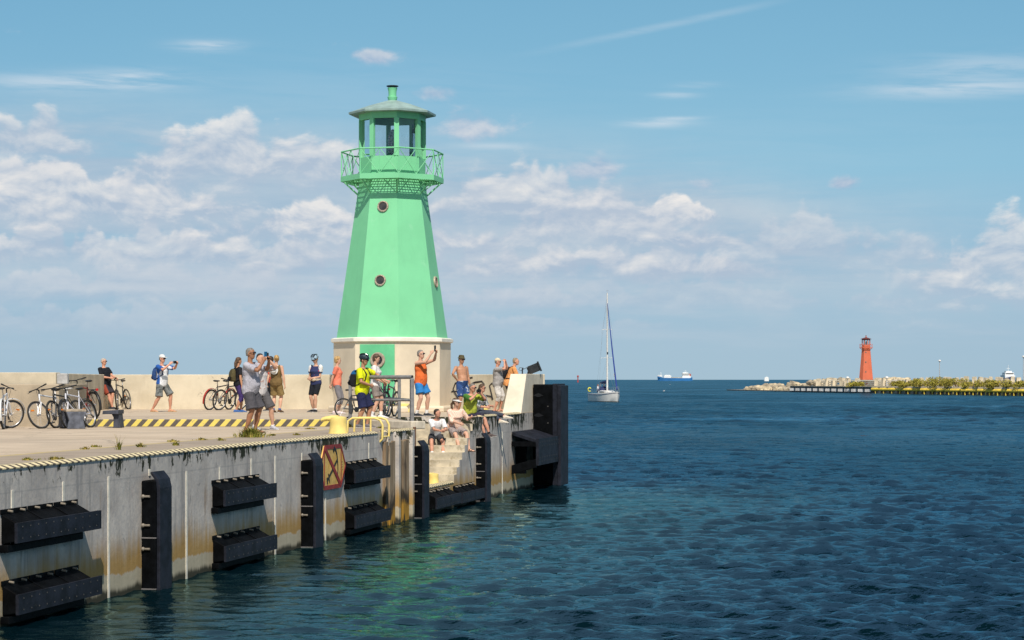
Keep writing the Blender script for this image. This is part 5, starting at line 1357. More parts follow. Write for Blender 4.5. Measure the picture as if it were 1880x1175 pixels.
def shoes(F, m, sock=None, sandal=False, sockh=.25):
    H = F.H
    for s_ in (1, -1):
        f0, td, tx = F.foot[s_]; U_ = Vector((0, 0, 1)); an = F.leg[s_][2]; kn = F.leg[s_][1]
        if sock:
            k = M(); k.tube([f0 + U_ * .025 * H, an, an.lerp(kn, sockh)], [.026 * H, .0245 * H, .027 * H], 12); remesh(k.build('sock', sock, F.body), .01, 2)
        k = M()
        if sandal:
            k.loft([ellip(f0 + td * d_ * H + U_ * .006 * H, tx, U_, ra * H, .008 * H, 12) for d_, ra in [(-.042, .014), (-.03, .024), (.03, .026), (.08, .031), (.115, .022), (.125, .008)]])
            for d_ in (.03, .07): k.tube([f0 + td * d_ * H + tx * .028 * H + U_ * .004 * H, f0 + td * (d_ - .004) * H + tx * .02 * H + U_ * .036 * H * (1.2 - d_ * 6), f0 + td * (d_ - .006) * H + U_ * .047 * H * (1.1 - d_ * 5), f0 + td * (d_ - .004) * H - tx * .02 * H + U_ * .036 * H * (1.2 - d_ * 6), f0 + td * d_ * H - tx * .028 * H + U_ * .004 * H], .0065 * H, 6)
            remesh(k.build('sandal', m, F.body), .006, 1)
        else:
            k.loft([ellip(f0 + td * d_ * H + U_ * zc * H, tx, U_, ra * H, rb * H, 14) for d_, zc, ra, rb in [(-.044, .022, .012, .014), (-.033, .026, .025, .025), (-.005, .030, .027, .032), (.035, .026, .029, .025), (.08, .018, .033, .017), (.112, .014, .029, .013), (.13, .012, .012, .008)]])
            sh_ = remesh(k.build('shoe', m, F.body), .008, 2)
            k = M(); k.loft([ellip(f0 + td * d_ * H + U_ * .0055 * H, tx, U_, ra * H, .0075 * H, 14) for d_, ra in [(-.048, .012), (-.036, .027), (.02, .028), (.08, .036), (.115, .030), (.134, .010)]]); remesh(k.build('sole', SOLE, sh_), .007, 1)
def hair(F, m, style='short'):
    H = F.hs; k = M(); c = F.hc
    if style == 'short':
        k.loft([ellip(c + F.hu * z * H + F.hf * fo * H, F.hl, -F.hf, ra * H, rb * H, 14) for z, ra, rb, fo in [(-.025, .036, .028, -.030), (0, .0425, .038, -.022), (.022, .0435, .047, -.014), (.042, .0405, .049, -.009), (.058, .030, .037, -.008), (.0675, .013, .017, -.008)]])
    elif style == 'bob':
        k.loft([ellip(c + F.hu * z * H + F.hf * fo * H, F.hl, -F.hf, ra * H, rb * H, 14) for z, ra, rb, fo in [(-.045, .038, .030, -.026), (-.02, .048, .042, -.020), (.01, .051, .052, -.014), (.04, .046, .055, -.008), (.062, .033, .041, -.008), (.074, .013, .017, -.008)]])
    elif style in ('long', 'tail', 'bun'):
        k.loft([ellip(c + F.hu * z * H + F.hf * fo * H, F.hl, -F.hf, ra * H, rb * H, 14) for z, ra, rb, fo in [(-.03, .040, .032, -.025), (0, .046, .045, -.017), (.022, .047, .054, -.012), (.044, .043, .053, -.009), (.062, .032, .040, -.008), (.072, .013, .017, -.008)]])
        if style == 'long': k.tube([c - F.hf * .03 * H, c - F.hf * .045 * H - F.hu * .05 * H, c - F.hf * .05 * H - F.hu * .12 * H], [.045 * H, .045 * H, .03 * H], 12, flat=.6)
        if style == 'tail': k.tube([c - F.hf * .05 * H + F.hu * .01 * H, c - F.hf * .075 * H - F.hu * .03 * H, c - F.hf * .07 * H - F.hu * .10 * H, c - F.hf * .06 * H - F.hu * .16 * H], [.016 * H, .02 * H, .019 * H, .008 * H], 10)
        if style == 'bun': k.ball(c - F.hf * .06 * H + F.hu * .02 * H, (.034 * H, .034 * H, .034 * H))
    o = remesh(k.build('hair', m, F.body), .006, 1)
    return o
def cap(F, m, style='cap'):
    H = F.hs; k = M(); c = F.hc + F.hu * .006 * H; b = None
    ring = lambda z, ra, rb, fo: ellip(c + F.hu * z * H + F.hf * fo * H, F.hl, -F.hf, ra * H, rb * H, 18)
    if style == 'cap':
        k.loft([ring(.018, .047, .058, -.005), (ring(.04, .046, .056, -.006)), ring(.058, .037, .045, -.008), ring(.07, .02, .026, -.008), ring(.074, .006, .008, -.008)])
        k.loft([ring(.022, .040, .05, .02), ring(.020, .038, .054, .045), ring(.014, .030, .045, .058), ring(.020, .030, .045, .058), ring(.027, .038, .054, .040)][:3])
    elif style == 'bucket':
        k.loft([ring(.016, .062, .076, -.004), ring(.024, .058, .070, -.004), ring(.032, .048, .058, -.005), ring(.064, .042, .050, -.006), ring(.074, .036, .044, -.006), ring(.077, .01, .014, -.006)])
    elif style == 'visor':
        k.loft([ring(.014, .0475, .058, -.004), ring(.036, .0475, .058, -.006)]); k.loft([ring(.018, .046, .058, .012), ring(.010, .042, .060, .034), ring(.000, .034, .05, .052)])
    elif style == 'helmet':
        k.loft([ring(.008, .050, .064, -.004), ring(.022, .056, .076, -.004), ring(.045, .054, .072, -.008), ring(.066, .042, .058, -.012), ring(.082, .024, .036, -.014), ring(.088, .008, .014, -.014)])
    o = k.build(style if style != 'cap' else 'cap', m, F.body); remesh(o, .006, 1)
    if style == 'helmet':
        k = M()
        for s_ in (-.55, -.18, .18, .55):
            pts = []
            for j in range(8):
                th = -1.0 + 2.0 * j / 7
                pts.append(c + F.hu * (.028 + .058 * math.cos(th)) * H + F.hf * (-.010 + .066 * math.sin(th)) * H + F.hl * s_ * .075 * H * (0.55 + .3 * math.cos(th)))
            k.tube(pts, .0065 * H, 6)
        k.build('helmet_vents', LENS, o)
        k = M()
        for s_ in (1, -1): k.tube([c + F.hl * s_ * .048 * H + F.hu * .01 * H, c + F.hl * s_ * .040 * H - F.hu * .04 * H + F.hf * .01 * H, c + F.hl * s_ * .004 * H - F.hu * .076 * H + F.hf * .02 * H], .003 * H, 5)
        k.build('chin_strap', LENS, o)
    return o
def backpack(F, m, m2, label, s=1.0):
    H = F.H
    r = empty('backpack', F.W @ (F.p + F.t * .06 * H)); r.rotation_euler = F.body.rotation_euler
    tag(r, label, 'backpack')
    org = F.p + F.t * .06 * H
    k = M(); c = F.p - org
    rg = []
    for d_, ra, rb, off in [(.03, .062, .030, .10), (.05, .078, .042, .108), (.12, .085, .050, .116), (.19, .082, .046, .112), (.24, .066, .036, .104), (.265, .04, .02, .094)]:
        rg.append([c + F.t * d_ * H - F.fw * off * H * (.55 + .45 * F.girth) + F.lx * (ra * s * H * math.copysign(abs(math.cos(a)) ** .5, math.cos(a))) - F.fw * (rb * s * H * math.copysign(abs(math.sin(a)) ** .5, math.sin(a))) for a in (2 * math.pi * j / 20 for j in range(20))])
    k.loft(rg); remesh(k.build('bag', m, r), .012, 2)
    k = M(); k.loft([[x * 1.0 for x in rr] for rr in [[c + F.t * d_ * H - F.fw * (.155 + .03 * w) * H * (.6 + .4 * F.girth) + F.lx * (.055 * H * math.cos(a)) + F.fw * (.02 * H * w * math.sin(a)) for a in (2 * math.pi * j / 14 for j in range(14))] for d_, w in ((.05, .5), (.08, 1), (.12, .5))]]); remesh(k.build('pocket', m2, r), .01, 2)
    for s_ in (1, -1):
        k = M(); sx = F.lx * s_ * .062 * H
        gg = F.girth
        k.tube([c + sx + F.t * .245 * H - F.fw * .085 * H * gg, c + sx + F.t * .298 * H - F.fw * .02 * H, c + sx * 1.02 + F.t * .285 * H + F.fw * .035 * H, c + sx * 1.1 + F.t * .22 * H + F.fw * .082 * H * gg, c + sx * 1.25 + F.t * .13 * H + F.fw * .070 * H * gg, c + F.lx * s_ * .108 * gg * H + F.t * .07 * H, c + F.lx * s_ * .08 * H + F.t * .05 * H - F.fw * .07 * H], .011 * H, 8, flat=.6)
        k.build('strap', m2, r, smooth=60)
    return r
def held(name, label, cat, F, hand, size, m, rz=0, off=(0, 0, 0), lens=False, rx=0):
    """a phone or camera in a hand, as its own thing"""
    p = (F.hand[1] + F.hand[-1]) / 2 if hand == 0 else F.hand[hand]
    w = F.W @ (p + Vector((off[0], -off[1], off[2])))
    r = empty(name, w); r.rotation_euler = (R(rx), 0, F.body.rotation_euler.z + R(rz)); tag(r, label, cat)
    x, y, z = size
    k = M(); k.box((-x / 2, -y / 2, -z / 2), (x / 2, y / 2, z / 2)); b = k.build('body', m, r, bevel=.004)
    if lens:
        k = M(); k.tube([(0, -y / 2 + .002, 0), (0, -y / 2 - .05, 0)], .03, 14); k.build('lens', LENS, r, smooth=40)
        k = M(); k.box((-.025, -y / 2, z / 2 - .002), (.025, y / 2, z / 2 + .018)); k.build('viewfinder', m, r, bevel=.004)
    else:
        k = M(); k.box((-x / 2 + .004, y / 2 - .0005, -z / 2 + .006), (x / 2 - .004, y / 2 + .0008, z / 2 - .006)); k.build('screen', LENS, r)
        k = M(); k.tube([(x * .25, -y / 2, z * .36), (x * .25, -y / 2 - .002, z * .36)], .006, 8); k.build('camera_lens', LENS, r)
    return r
WHITE = cloth('white_cotton', (.76, .75, .73)); SOCKW = cloth('white_sock', (.78, .77, .75))
DARKSHOE = cloth('dark_shoe', (.035, .04, .05)); GREYSHOE = cloth('grey_shoe', (.16, .15, .16)); WSHOE = cloth('white_shoe', (.72, .70, .69))
BLACKC = cloth('black_cloth', (.014, .016, .022)); SANDAL = mat('sandal_brown', (.09, .055, .035), .7, .2, 12); SANDALT = mat('sandal_tan', (.50, .33, .16), .7, .2, 12)
def G_(u, Y, z=DECK): return at(u, Y=Y, z=z)

# 1 man leaning at the wall
F = person('man in black polo and dark shorts leaning back on the parapet', G_(203, 65.0), 1.72, 62, 'pink', hip=(-.02, -.20, .875), lean=-8, side=0, fl=(.02, .02), fr=(-.06, .14), hl=(.10, .16, 1.02), hr=(-.16, .10, 1.04), head=(10, 0), girth=1.12, belly=.03, toe=(10, 20))
top(F, cloth('black_polo', (.012, .014, .02)), .72, low=-.05); pants(F, cloth('dark_red_shorts', (.04, .035, .045), ('sides', (.28, .06, .035, 1), 1, .145)), .88); shoes(F, DARKSHOE); hair(F, HAIR['white']); shades(F)
held('phone', 'small dark phone in the hands of the leaning man in black', 'phone', F, 0, (.07, .012, .14), BLK, rx=40)
# 2 white cap man
F = person('man in white cap with blue backpack photographing, legs apart', G_(297, 60.6), 1.76, 62, 'pink', hip=(0, 0, .90), fl=(.20, .16), fr=(-.20, -.20), hl=(.14, .47, 1.47), hr=(-.13, .40, 1.45), head=(0, 0), girth=1.05, belly=.01, toe=(15, 0), epl=(.8, .2, -.8), epr=(-.8, .1, -.8))
top(F, cloth('white_blue_tee', (.74, .76, .80), ('sides', (.025, .10, .36, 1), 1, .175)), .8, low=-.07, loose=.008); pants(F, cloth('camo_grey_shorts', (.17, .18, .18), ('spots', (.09, .10, .10, 1), 9, .52)), .95, flare=.012); shoes(F, SANDALT, sandal=True); hair(F, HAIR['grey']); cap(F, WHITE); shades(F)
backpack(F, cloth('blue_bag', (.03, .07, .20)), cloth('navy_strap', (.015, .03, .10)), 'blue backpack on the man in the white cap')
held('phone', 'dark phone held sideways by the man in the white cap', 'phone', F, 0, (.17, .014, .085), BLK, rx=-5, off=(0, .02, .0))
# 3 half-hidden walker
F = person('person in black top and purple leggings half hidden behind the grey-shirted man', G_(437, 59.2), 1.64, 120, 'tan', fl=(.08, .12), fr=(-.08, -.10), head=(0, 5), girth=.95, female=True, hr=(-.28, .02, .72))
top(F, cloth('black_tee', (.018, .018, .022)), .7, low=-.05); pants(F, cloth('purple_leggings', (.055, .035, .14)), .97, inf=.004, flare=0, shin=.35, name='leggings'); shoes(F, cloth('blue_shoe', (.05, .13, .36))); hair(F, HAIR['brown'], 'long')
backpack(F, cloth('olive_bag', (.09, .075, .035)), BLACKC, 'olive backpack on the person half hidden behind the grey-shirted man')
# 4 grey shirt man
F = person('man in light grey t-shirt and dark shorts with sunglasses, photographing', G_(459, 42.9, APRON), 1.84, 72, 'brown', hip=(0, 0, .968), fl=(.12, .06), fr=(-.13, -.04), hl=(.10, .40, 1.57), hr=(-.06, .34, 1.55), head=(0, -4), girth=1.12, belly=.03, toe=(12, -4), epl=(.7, .3, -.9), epr=(-.6, .5, -.9))
top(F, cloth('light_grey_tee', (.40, .39, .44)), .82, low=-.07, loose=.009); pants(F, cloth('dark_grey_shorts', (.075, .072, .082)), .97, flare=.016, inf=.016); shoes(F, SANDAL, sandal=True); hair(F, HAIR['grey']); shades(F)
held('phone', 'dark phone raised by the man in the grey t-shirt', 'phone', F, 0, (.08, .012, .15), BLK, off=(0, .03, .03))
# 5 man behind
F = person('man with raised blue phone and patterned shirt behind the grey-shirted man', G_(476, 45.4, APRON), 1.77, 40, 'light', hip=(0, .02, .915), fl=(.30, .10), fr=(-.10, -.05), hl=(.06, .30, 1.60), hr=(-.06, .30, 1.58), head=(0, 0), girth=1.0, toe=(0, 0), epl=(.9, .3, -.7), epr=(-.7, .3, -.9))
top(F, cloth('pale_pattern_shirt', (.55, .52, .52), ('spots', (.42, .26, .22, 1), 7, .56)), .8, low=-.06); pants(F, cloth('charcoal_shorts', (.10, .095, .10)), .95, flare=.012); shoes(F, cloth('pale_shoe', (.45, .45, .50)), SOCKW, sockh=.12); hair(F, HAIR['dark'])
held('phone', 'blue phone held high in front of the face of the second man', 'phone', F, 0, (.08, .012, .16), mat('blue_case', (.01, .10, .22), .4, .1, 5), off=(0, .0, .06))
# 6 olive woman
F = person('woman in olive top and shorts seen from behind', G_(507, 58.9), 1.70, 165, 'light', fl=(.09, 0), fr=(-.09, .04), hl=(.10, .30, 1.10), hr=(-.27, .02, .76), head=(30, 0), girth=1.0, female=True)
top(F, cloth('olive_top', (.17, .11, .045)), 0, low=-.06, loose=.01); pants(F, cloth('khaki_shorts', (.26, .18, .075)), .85, flare=.012); shoes(F, cloth('brown_shoe', (.13, .07, .03)), cloth('blue_sock', (.04, .11, .33)), sockh=.14); hair(F, HAIR['blond'], 'bun')
hk = M(); c = F.p + F.t * .21 * F.H - F.fw * .095 * F.H
hk.loft([ellip(c - F.fw * d_, F.lx, F.t, ra, ra, 20) for d_, ra in ((0, .13), (.012, .132), (.02, .09), (.07, .082), (.095, .06), (.10, .01))])
hh_ = hk.build('sun_hat', WHITE, loc=F.W.translation); hh_.rotation_euler = F.body.rotation_euler; remesh(hh_, .008, 2); tag(hh_, 'white sun hat hanging on the back of the woman in olive', 'hat')
# 7 red shirt person behind her
F = person('dark-haired person in red shirt standing behind the woman in olive', G_(497, 62.0), 1.70, -100, 'light', fl=(.08, 0), fr=(-.09, .05), head=(0, 0), girth=.95, hr=(-.2, .25, 1.0))
top(F, cloth('red_tee', (.52, .08, .06)), .75); pants(F, BLACKC, .9); shoes(F, DARKSHOE); hair(F, HAIR['dark'], 'bob'); eyes(F)
# 8 cyclist
F = person('cyclist in helmet, navy and white jersey and black shorts looking down', G_(580, 59.7), 1.70, -28, 'light', fl=(.05, .10), fr=(-.10, -.02), hl=(-.02, .20, 1.02), hr=(-.10, .20, 1.00), head=(-10, 28), girth=1.0, female=True, toe=(10, -25))
top(F, cloth('navy_jersey', (.035, .045, .12), ('spots', (.50, .05, .10, 1), 4.5, .66)), .62, low=-.05); pants(F, BLACKC, .88, inf=.006, flare=0); shoes(F, BLACKC, SOCKW, sockh=.12); hair(F, HAIR['brown'], 'bun'); cap(F, cloth('helmet_blue', (.30, .42, .52), ('spots', (.03, .05, .08, 1), 12, .55), .4), 'helmet'); shades(F)
k = M()
for s_ in (1, -1):
    a0, el, wr = F.arm[s_]; k.tube([a0 - F.lx * s_ * .02 * F.H + F.t * .012 * F.H, a0, a0.lerp(el, .3), a0.lerp(el, .5)], [.043 * F.H, .045 * F.H, .043 * F.H, .043 * F.H], 14)
remesh(k.build('sleeve', WHITE, F.body), .012, 2)
k = M(); pz = F.p + F.t * .045 * F.H; k.loft([ellip(pz + F.t * d_, F.lx, -F.fw, .105 * F.H, .085 * F.H, 20) for d_ in (-.035, .035)]); k.ball(pz + F.fw * .085 * F.H, (.10, .04, .05)); remesh(k.build('waist_pouch', cloth('pouch', (.55, .45, .33)), F.body), .01, 2)
# 9 coral woman
F = person('short-haired blond woman in coral t-shirt and grey capri trousers, hands behind back', G_(619, 56.9), 1.64, 88, 'light', fl=(.07, .02), fr=(-.07, -.06), hl=(.04, -.20, .80), hr=(-.05, -.19, .78), head=(8, 0), girth=.95, female=True, epl=(.8, -.7, 0), epr=(-.8, -.7, 0))
top(F, cloth('coral_tee', (.78, .22, .14)), .65, low=-.05); pants(F, cloth('grey_capri', (.20, .19, .205)), .97, inf=.005, flare=0, shin=.45, name='trousers'); shoes(F, cloth('pinkish_shoe', (.70, .58, .57))); hair(F, HAIR['blond'], 'bob'); eyes(F)
# 10 yellow man
F = person('cyclist in neon yellow shirt and helmet resting an arm on the grey railing', G_(664, 47.45, APRON), 1.74, 70, 'tan', hip=(0, 0, .91), lean=4, fl=(.08, .10), fr=(-.10, -.08), hl=(.38, .42, 1.10), hr=(-.05, .24, 1.02), head=(4, 6), girth=1.08, belly=.015, toe=(10, 6), epl=(.6, -.2, .3), epr=(-.9, -.3, -.3))
top(F, cloth('neon_tee', (.68, .72, .015)), .75, low=-.08, loose=.008); pants(F, cloth('navy_shorts', (.018, .022, .065)), .97, flare=.012, inf=.014); shoes(F, GREYSHOE); hair(F, HAIR['dark']); cap(F, cloth('helmet_dark', (.02, .035, .05), ('spots', (.06, .16, .22, 1), 14, .6), .35), 'helmet'); shades(F)
backpack(F, cloth('black_bag', (.015, .016, .02), ('above', (.01, .09, .24, 1), 1, .26)), BLACKC, 'black and blue backpack on the cyclist in neon yellow')
# 11 woman behind him
F = person('brown-haired woman in white top and grey shorts behind the neon yellow cyclist', G_(689, 50.2), 1.62, 85, 'light', fl=(.07, .12), fr=(-.09, -.08), hl=(.14, .28, .95), hr=(-.15, .22, .92), head=(0, 10), girth=1.0, female=True)
top(F, cloth('white_top', (.72, .68, .66)), .6, low=-.05); pants(F, cloth('taupe_shorts', (.25, .21, .19)), .7); shoes(F, WSHOE, SOCKW, sockh=.3); hair(F, HAIR['brown'], 'bob'); eyes(F)
# 12 orange man
F = person('grey-haired man in orange tank top and blue shorts raising a phone', G_(772, 53.0), 1.77, 58, 'light', fl=(.16, .08), fr=(-.16, -.02), hl=(.12, .42, 1.70), hr=(-.10, .40, 1.66), head=(8, -6), girth=1.0, belly=.012, toe=(15, 0), epl=(.9, .2, -.8), epr=(-.6, .5, -.9))
top(F, cloth('orange_tank', (.80, .17, .045)), 0, low=-.07, loose=.010); pants(F, cloth('blue_shorts', (.03, .20, .50)), .72, flare=.016, inf=.014); shoes(F, DARKSHOE, SOCKW, sockh=.25); hair(F, HAIR['grey']); shades(F)
held('phone', 'dark phone held up by the man in orange', 'phone', F, 0, (.08, .012, .16), BLK, off=(0, .02, .06))
# 13 shirtless man
F = person('shirtless man in olive bucket hat and patterned blue shorts, hand on hip', G_(848, 57.0), 1.66, 38, 'tan', lean=-4, fl=(.12, .02), fr=(-.12, -.02), hr=(-.20, .02, .98), hl=(.26, .05, .78), head=(12, 4), girth=1.08, belly=.03, epr=(-1, .4, 0))
pants(F, cloth('blue_pattern_shorts', (.03, .07, .20), ('spots', (.45, .5, .55, 1), 10, .6)), .9); shoes(F, SANDAL, sandal=True); hair(F, HAIR['dark']); cap(F, cloth('olive_hat', (.10, .085, .045)), 'bucket'); shades(F)
# 18 grey shirt, cap, capri
F = person('man in beige cap, grey t-shirt and white capri trousers shading his eyes', G_(913, 61.3), 1.63, 78, 'pink', fl=(.10, .06), fr=(-.11, -.06), hl=(.04, .26, 1.53), hr=(-.07, .24, 1.52), head=(5, 0), girth=1.12, belly=.03, epl=(.5, .6, -.8), epr=(-.5, .6, -.8))
top(F, cloth('mid_grey_tee', (.33, .315, .31)), .75, low=-.06, loose=.008); pants(F, cloth('white_capri', (.62, .60, .58), ('spots', (.42, .40, .38, 1), 8, .55)), .97, shin=.35, inf=.014, name='trousers'); shoes(F, SANDAL, sandal=True); hair(F, HAIR['grey']); cap(F, cloth('beige_cap', (.66, .56, .40))); shades(F)
# 19 man leaning on parapet end
F = person('man in orange t-shirt with black backpack leaning on the parapet', G_(938, 62.2), 1.74, 95, 'pink', hip=(0, -.10, .90), lean=22, fl=(.10, .04), fr=(-.10, -.10), hl=(.10, .46, 1.12), hr=(-.12, .42, 1.10), head=(-8, -4), girth=1.08, belly=.01, neck=.01)
top(F, cloth('pale_orange_tee', (.74, .33, .12)), .72); pants(F, cloth('black_shorts', (.02, .022, .03)), .9); shoes(F, SANDAL, sandal=True); hair(F, HAIR['light']); eyes(F)
backpack(F, BLACKC, cloth('strap_black', (.02, .02, .022)), 'black backpack on the man leaning on the parapet')

# ---- seated on the steps
def step_z(Y): return LZ + (DECK - LZ) * (int((Y - 50.0) / .285) + 1) / 9 if Y > 50 else LZ
# 16 boy
zb = step_z(51.55); zf_ = step_z(50.75)
F = person('dark-haired boy in white t-shirt and dark shorts sitting on the steps', Vector((at(799, Y=51.55, z=zb).x, 51.55, zb)), 1.62, 12, 'pink', hip=(0, 0, .085), lean=32, fl=(.12, .50, zf_ - zb), fr=(-.16, .46, zf_ - zb), hl=(.14, .60, .22), hr=(.04, .58, .20), head=(62, 0), girth=.86, kpole=((.3, 1, .8), (-.3, 1, .8)), toe=(12, -10))
top(F, cloth('bright_white_tee', (.80, .79, .80)), .8, low=-.04, loose=.006); pants(F, cloth('dark_boy_shorts', (.05, .052, .06)), .8); shoes(F, WSHOE, SOCKW, sockh=.35); hair(F, HAIR['dark']); eyes(F)
zb = step_z(51.85); zf_ = step_z(51.05)
F = person('woman in white visor and pale peach shirt sitting on the steps', Vector((at(833, Y=51.9, z=zb).x, 51.9, zb)), 1.66, 25, 'light', hip=(0, 0, .09), lean=14, fl=(.22, .50, zf_ - zb + .0), fr=(-.08, .56, zf_ - zb), hl=(.34, .36, .36), hr=(-.02, .42, .20), head=(50, 0), girth=1.12, belly=.01, female=True, kpole=((.5, 1, .9), (-.2, 1, .8)), toe=(25, 0))
top(F, cloth('peach_shirt', (.86, .66, .54), ('stripes', (.80, .46, .34, 1), 22, .3)), 1.0, low=-.05, loose=.010, long_=.25); pants(F, cloth('light_grey_shorts', (.33, .28, .27)), .85); shoes(F, SANDAL, sandal=True); hair(F, HAIR['brown'], 'tail'); cap(F, WHITE, 'visor'); shades(F)
# 15 man in green on the edge
base = Vector((-1.17, 53.35, DECK))
F = person('man in lime green t-shirt sitting on the quay edge taking a picture', base, 1.72, 42, 'pink', hip=(0, 0, .09), lean=14, fl=(.34, .46, -.55), fr=(.20, .46, -.57), hl=(.10, .38, .62), hr=(-.03, .36, .60), head=(22, 6), girth=1.14, belly=.03, kpole=((.5, 1, .7), (.3, 1, .7)), toe=(20, 15), epl=(.8, .3, -.8), epr=(-.9, .1, -.6))
top(F, cloth('lime_tee', (.40, .44, .06), ('sides', (.07, .19, .035, 1), 1, .195)), .85, low=-.05, loose=.008); pants(F, cloth('navy_violet_shorts', (.03, .025, .05)), .85, inf=.014); shoes(F, cloth('brown_grey_shoe', (.12, .095, .09)), BLACKC, sockh=.15); hair(F, HAIR['grey']); shades(F)
held('camera', 'small black camera in the hands of the seated man in green', 'camera', F, 0, (.12, .05, .075), BLK, lens=True, off=(0, .03, .02))
# 14 companion behind him
F = person('person in patterned shirt and grey jeans seated behind the man in green', Vector((-.93, 55.2, DECK)), 1.64, 62, 'pink', hip=(0, 0, .09), lean=10, fl=(.10, .80, -.10), fr=(-.06, .74, -.22), hl=(.05, .40, .25), hr=(-.15, .32, .22), head=(10, 0), girth=.95, female=True, kpole=((.1, 1, .7), (-.1, 1, .7)), toe=(35, 15))
top(F, cloth('tattoo_pattern', (.42, .42, .42), ('spots', (.10, .13, .14, 1), 8, .5)), .9, long_=.4); pants(F, cloth('grey_jeans', (.055, .065, .09)), .97, shin=.85, inf=.008, name='jeans'); shoes(F, cloth('cream_shoe', (.70, .62, .50))); hair(F, HAIR['brown'], 'long'); shades(F)
# ================================================================== BICYCLES
TYRE = mat('tyre', (.025, .024, .022), .8, .2, 20, .2, 60); ALU = mat('alloy', (.45, .45, .46), .35, .1, 20, metal=.7)
def paint(n, c): return mat(n, c, .35, .08, 8)
REFL = mat('reflector_orange', (.75, .22, .02), .3, .1, 10); REDR = mat('reflector_red', (.5, .02, .02), .3, .1, 10)
def bicycle(label, u, Y, z, head, lean=8, steer=0, col=(.03, .03, .03), cname='black', guard=None, rack=False, saddle=None, bars='flat', loc=None, scale=1.0):
    """x forward, wheels at x = +-0.53; lean rolls it to its left when positive"""
    lo = loc or at(u, Y=Y, z=z)
    r = empty('bicycle', lo); r.rotation_euler = (R(-lean), 0, R(head)); tag(r, label, 'bicycle', 'bicycles parked on the pier')
    r.scale = (scale,) * 3
    fm = paint('frame_' + cname, col); r_w = .335
    sm = BLK if saddle is None else paint('saddle_' + saddle[0], saddle[1])
    def wheel(parent, mtx):
        w = empty('wheel'); w.parent = parent; w.matrix_local = mtx
        k = M(); k.tube([(r_w * .965 * math.cos(a), 0, r_w * .965 * math.sin(a)) for a in (2 * math.pi * j / 40 for j in range(40))], .024, 8, closed=True); k.build('tyre', TYRE, w, smooth=60)
        k = M(); k.tube([(.296 * math.cos(a), 0, .296 * math.sin(a)) for a in (2 * math.pi * j / 40 for j in range(40))], .012, 6, closed=True); k.build('rim', ALU, w, smooth=60)
        k = M(); k.tube([(0, -.05, 0), (0, .05, 0)], .022, 10)
        for j in range(20):
            a = 2 * math.pi * j / 20; s_ = .035 if j % 2 else -.035
            k.tube([(.02 * math.cos(a), s_, .02 * math.sin(a)), (.29 * math.cos(a + .1), 0, .29 * math.sin(a + .1))], .0022, 4)
        k.build('spokes', ALU, w)
        k = M(); k.box((.12, -.014, .10), (.20, .014, .135)); k.build('reflector', REFL, w)
        return w
    wheel(r, Matrix.Translation((-.53, 0, r_w)))
    bb = Vector((-.10, 0, .29)); st_ = Vector((-.25, 0, .80)); hd0 = Vector((.34, 0, .84)); hd1 = Vector((.39, 0, .66)); ra = Vector((-.53, 0, r_w))
    k = M()
    k.tube([bb, st_], .017, 10); k.tube([st_ + Vector((.02, 0, -.05)), hd0 + Vector((0, 0, -.02))], .019, 10); k.tube([bb, hd1], .022, 10); k.tube([hd0, hd1], .022, 10)
    for s_ in (.05, -.05):
        k.tube([bb + Vector((0, s_ * .6, 0)), ra + Vector((0, s_, 0))], .010, 8); k.tube([st_ + Vector((.01, s_ * .4, -.05)), ra + Vector((0, s_, 0))], .009, 8)
    k.build('frame', fm, r, smooth=60)
    k = M(); k.tube([st_, Vector((-.285, 0, .93))], .013, 8); k.build('seatpost', ALU, r, smooth=60)
    k = M(); k.loft([ellip(Vector((x, 0, .95)), Vector((0, 1, 0)), Vector((0, 0, 1)), w_, h_, 12) for x, w_, h_ in [(-.44, .045, .018), (-.42, .075, .028), (-.36, .08, .03), (-.28, .05, .026), (-.2, .022, .02), (-.16, .014, .012)]]); k.build('saddle', sm, r, smooth=60)
    k = M(); k.lathe([(.085, -.004), (.09, 0), (.085, .004), (.03, .006), (.03, -.006)], 24); k.xf(Matrix.Translation(bb + Vector((0, -.06, 0))) @ Matrix.Rotation(R(90), 4, 'X')); k.build('chainring', BLK, r)
    for s_ in (1, -1):
        k = M(); e = bb + Vector((.10 * s_, -.09 * s_, -.13 * s_)); k.tube([bb + Vector((0, -.07 * s_, 0)), e], .011, 6); k.box((e.x - .045, e.y - .05, e.z - .012), (e.x + .045, e.y + .05, e.z + .012)); k.build('crank', BLK, r)
    # steering assembly
    ax = (hd0 - hd1).normalized()
    S_ = Matrix.Translation(hd1) @ Matrix.Rotation(R(steer), 4, ax) @ Matrix.Translation(-hd1)
    wheel(r, S_ @ Matrix.Translation((.53, 0, r_w)))
    k = M(); cr = Vector((.405, 0, .62))
    for s_ in (.052, -.052): k.tube([cr + Vector((0, s_, 0)), Vector((.46, s_, .5)), Vector((.53, s_, r_w))], [.019, .017, .012], 8)
    k.tube([cr + Vector((0, .06, 0)), cr + Vector((0, -.06, 0))], .019, 8); k.tube([hd1, cr], .018, 8); k.xf(S_); k.build('fork', fm, r, smooth=60)
    k = M(); tp = hd0 + ax * .10; k.tube([hd0, tp], .016, 8); k.tube([tp, tp + Vector((.07, 0, .03))], .016, 8); hb = tp + Vector((.07, 0, .03))
    k.tube([hb + Vector((-.05, .30, .03)), hb + Vector((-.01, .15, .015)), hb, hb + Vector((-.01, -.15, .015)), hb + Vector((-.05, -.30, .03))], .013, 8)
    for s_ in (1, -1):
        k.tube([hb + Vector((-.05, .30 * s_, .03)), hb + Vector((-.035, .2 * s_, .022))], .018, 8); k.tube([hb + Vector((-.0, .17 * s_, .0)), hb + Vector((.05, .26 * s_, -.02))], .006, 5)
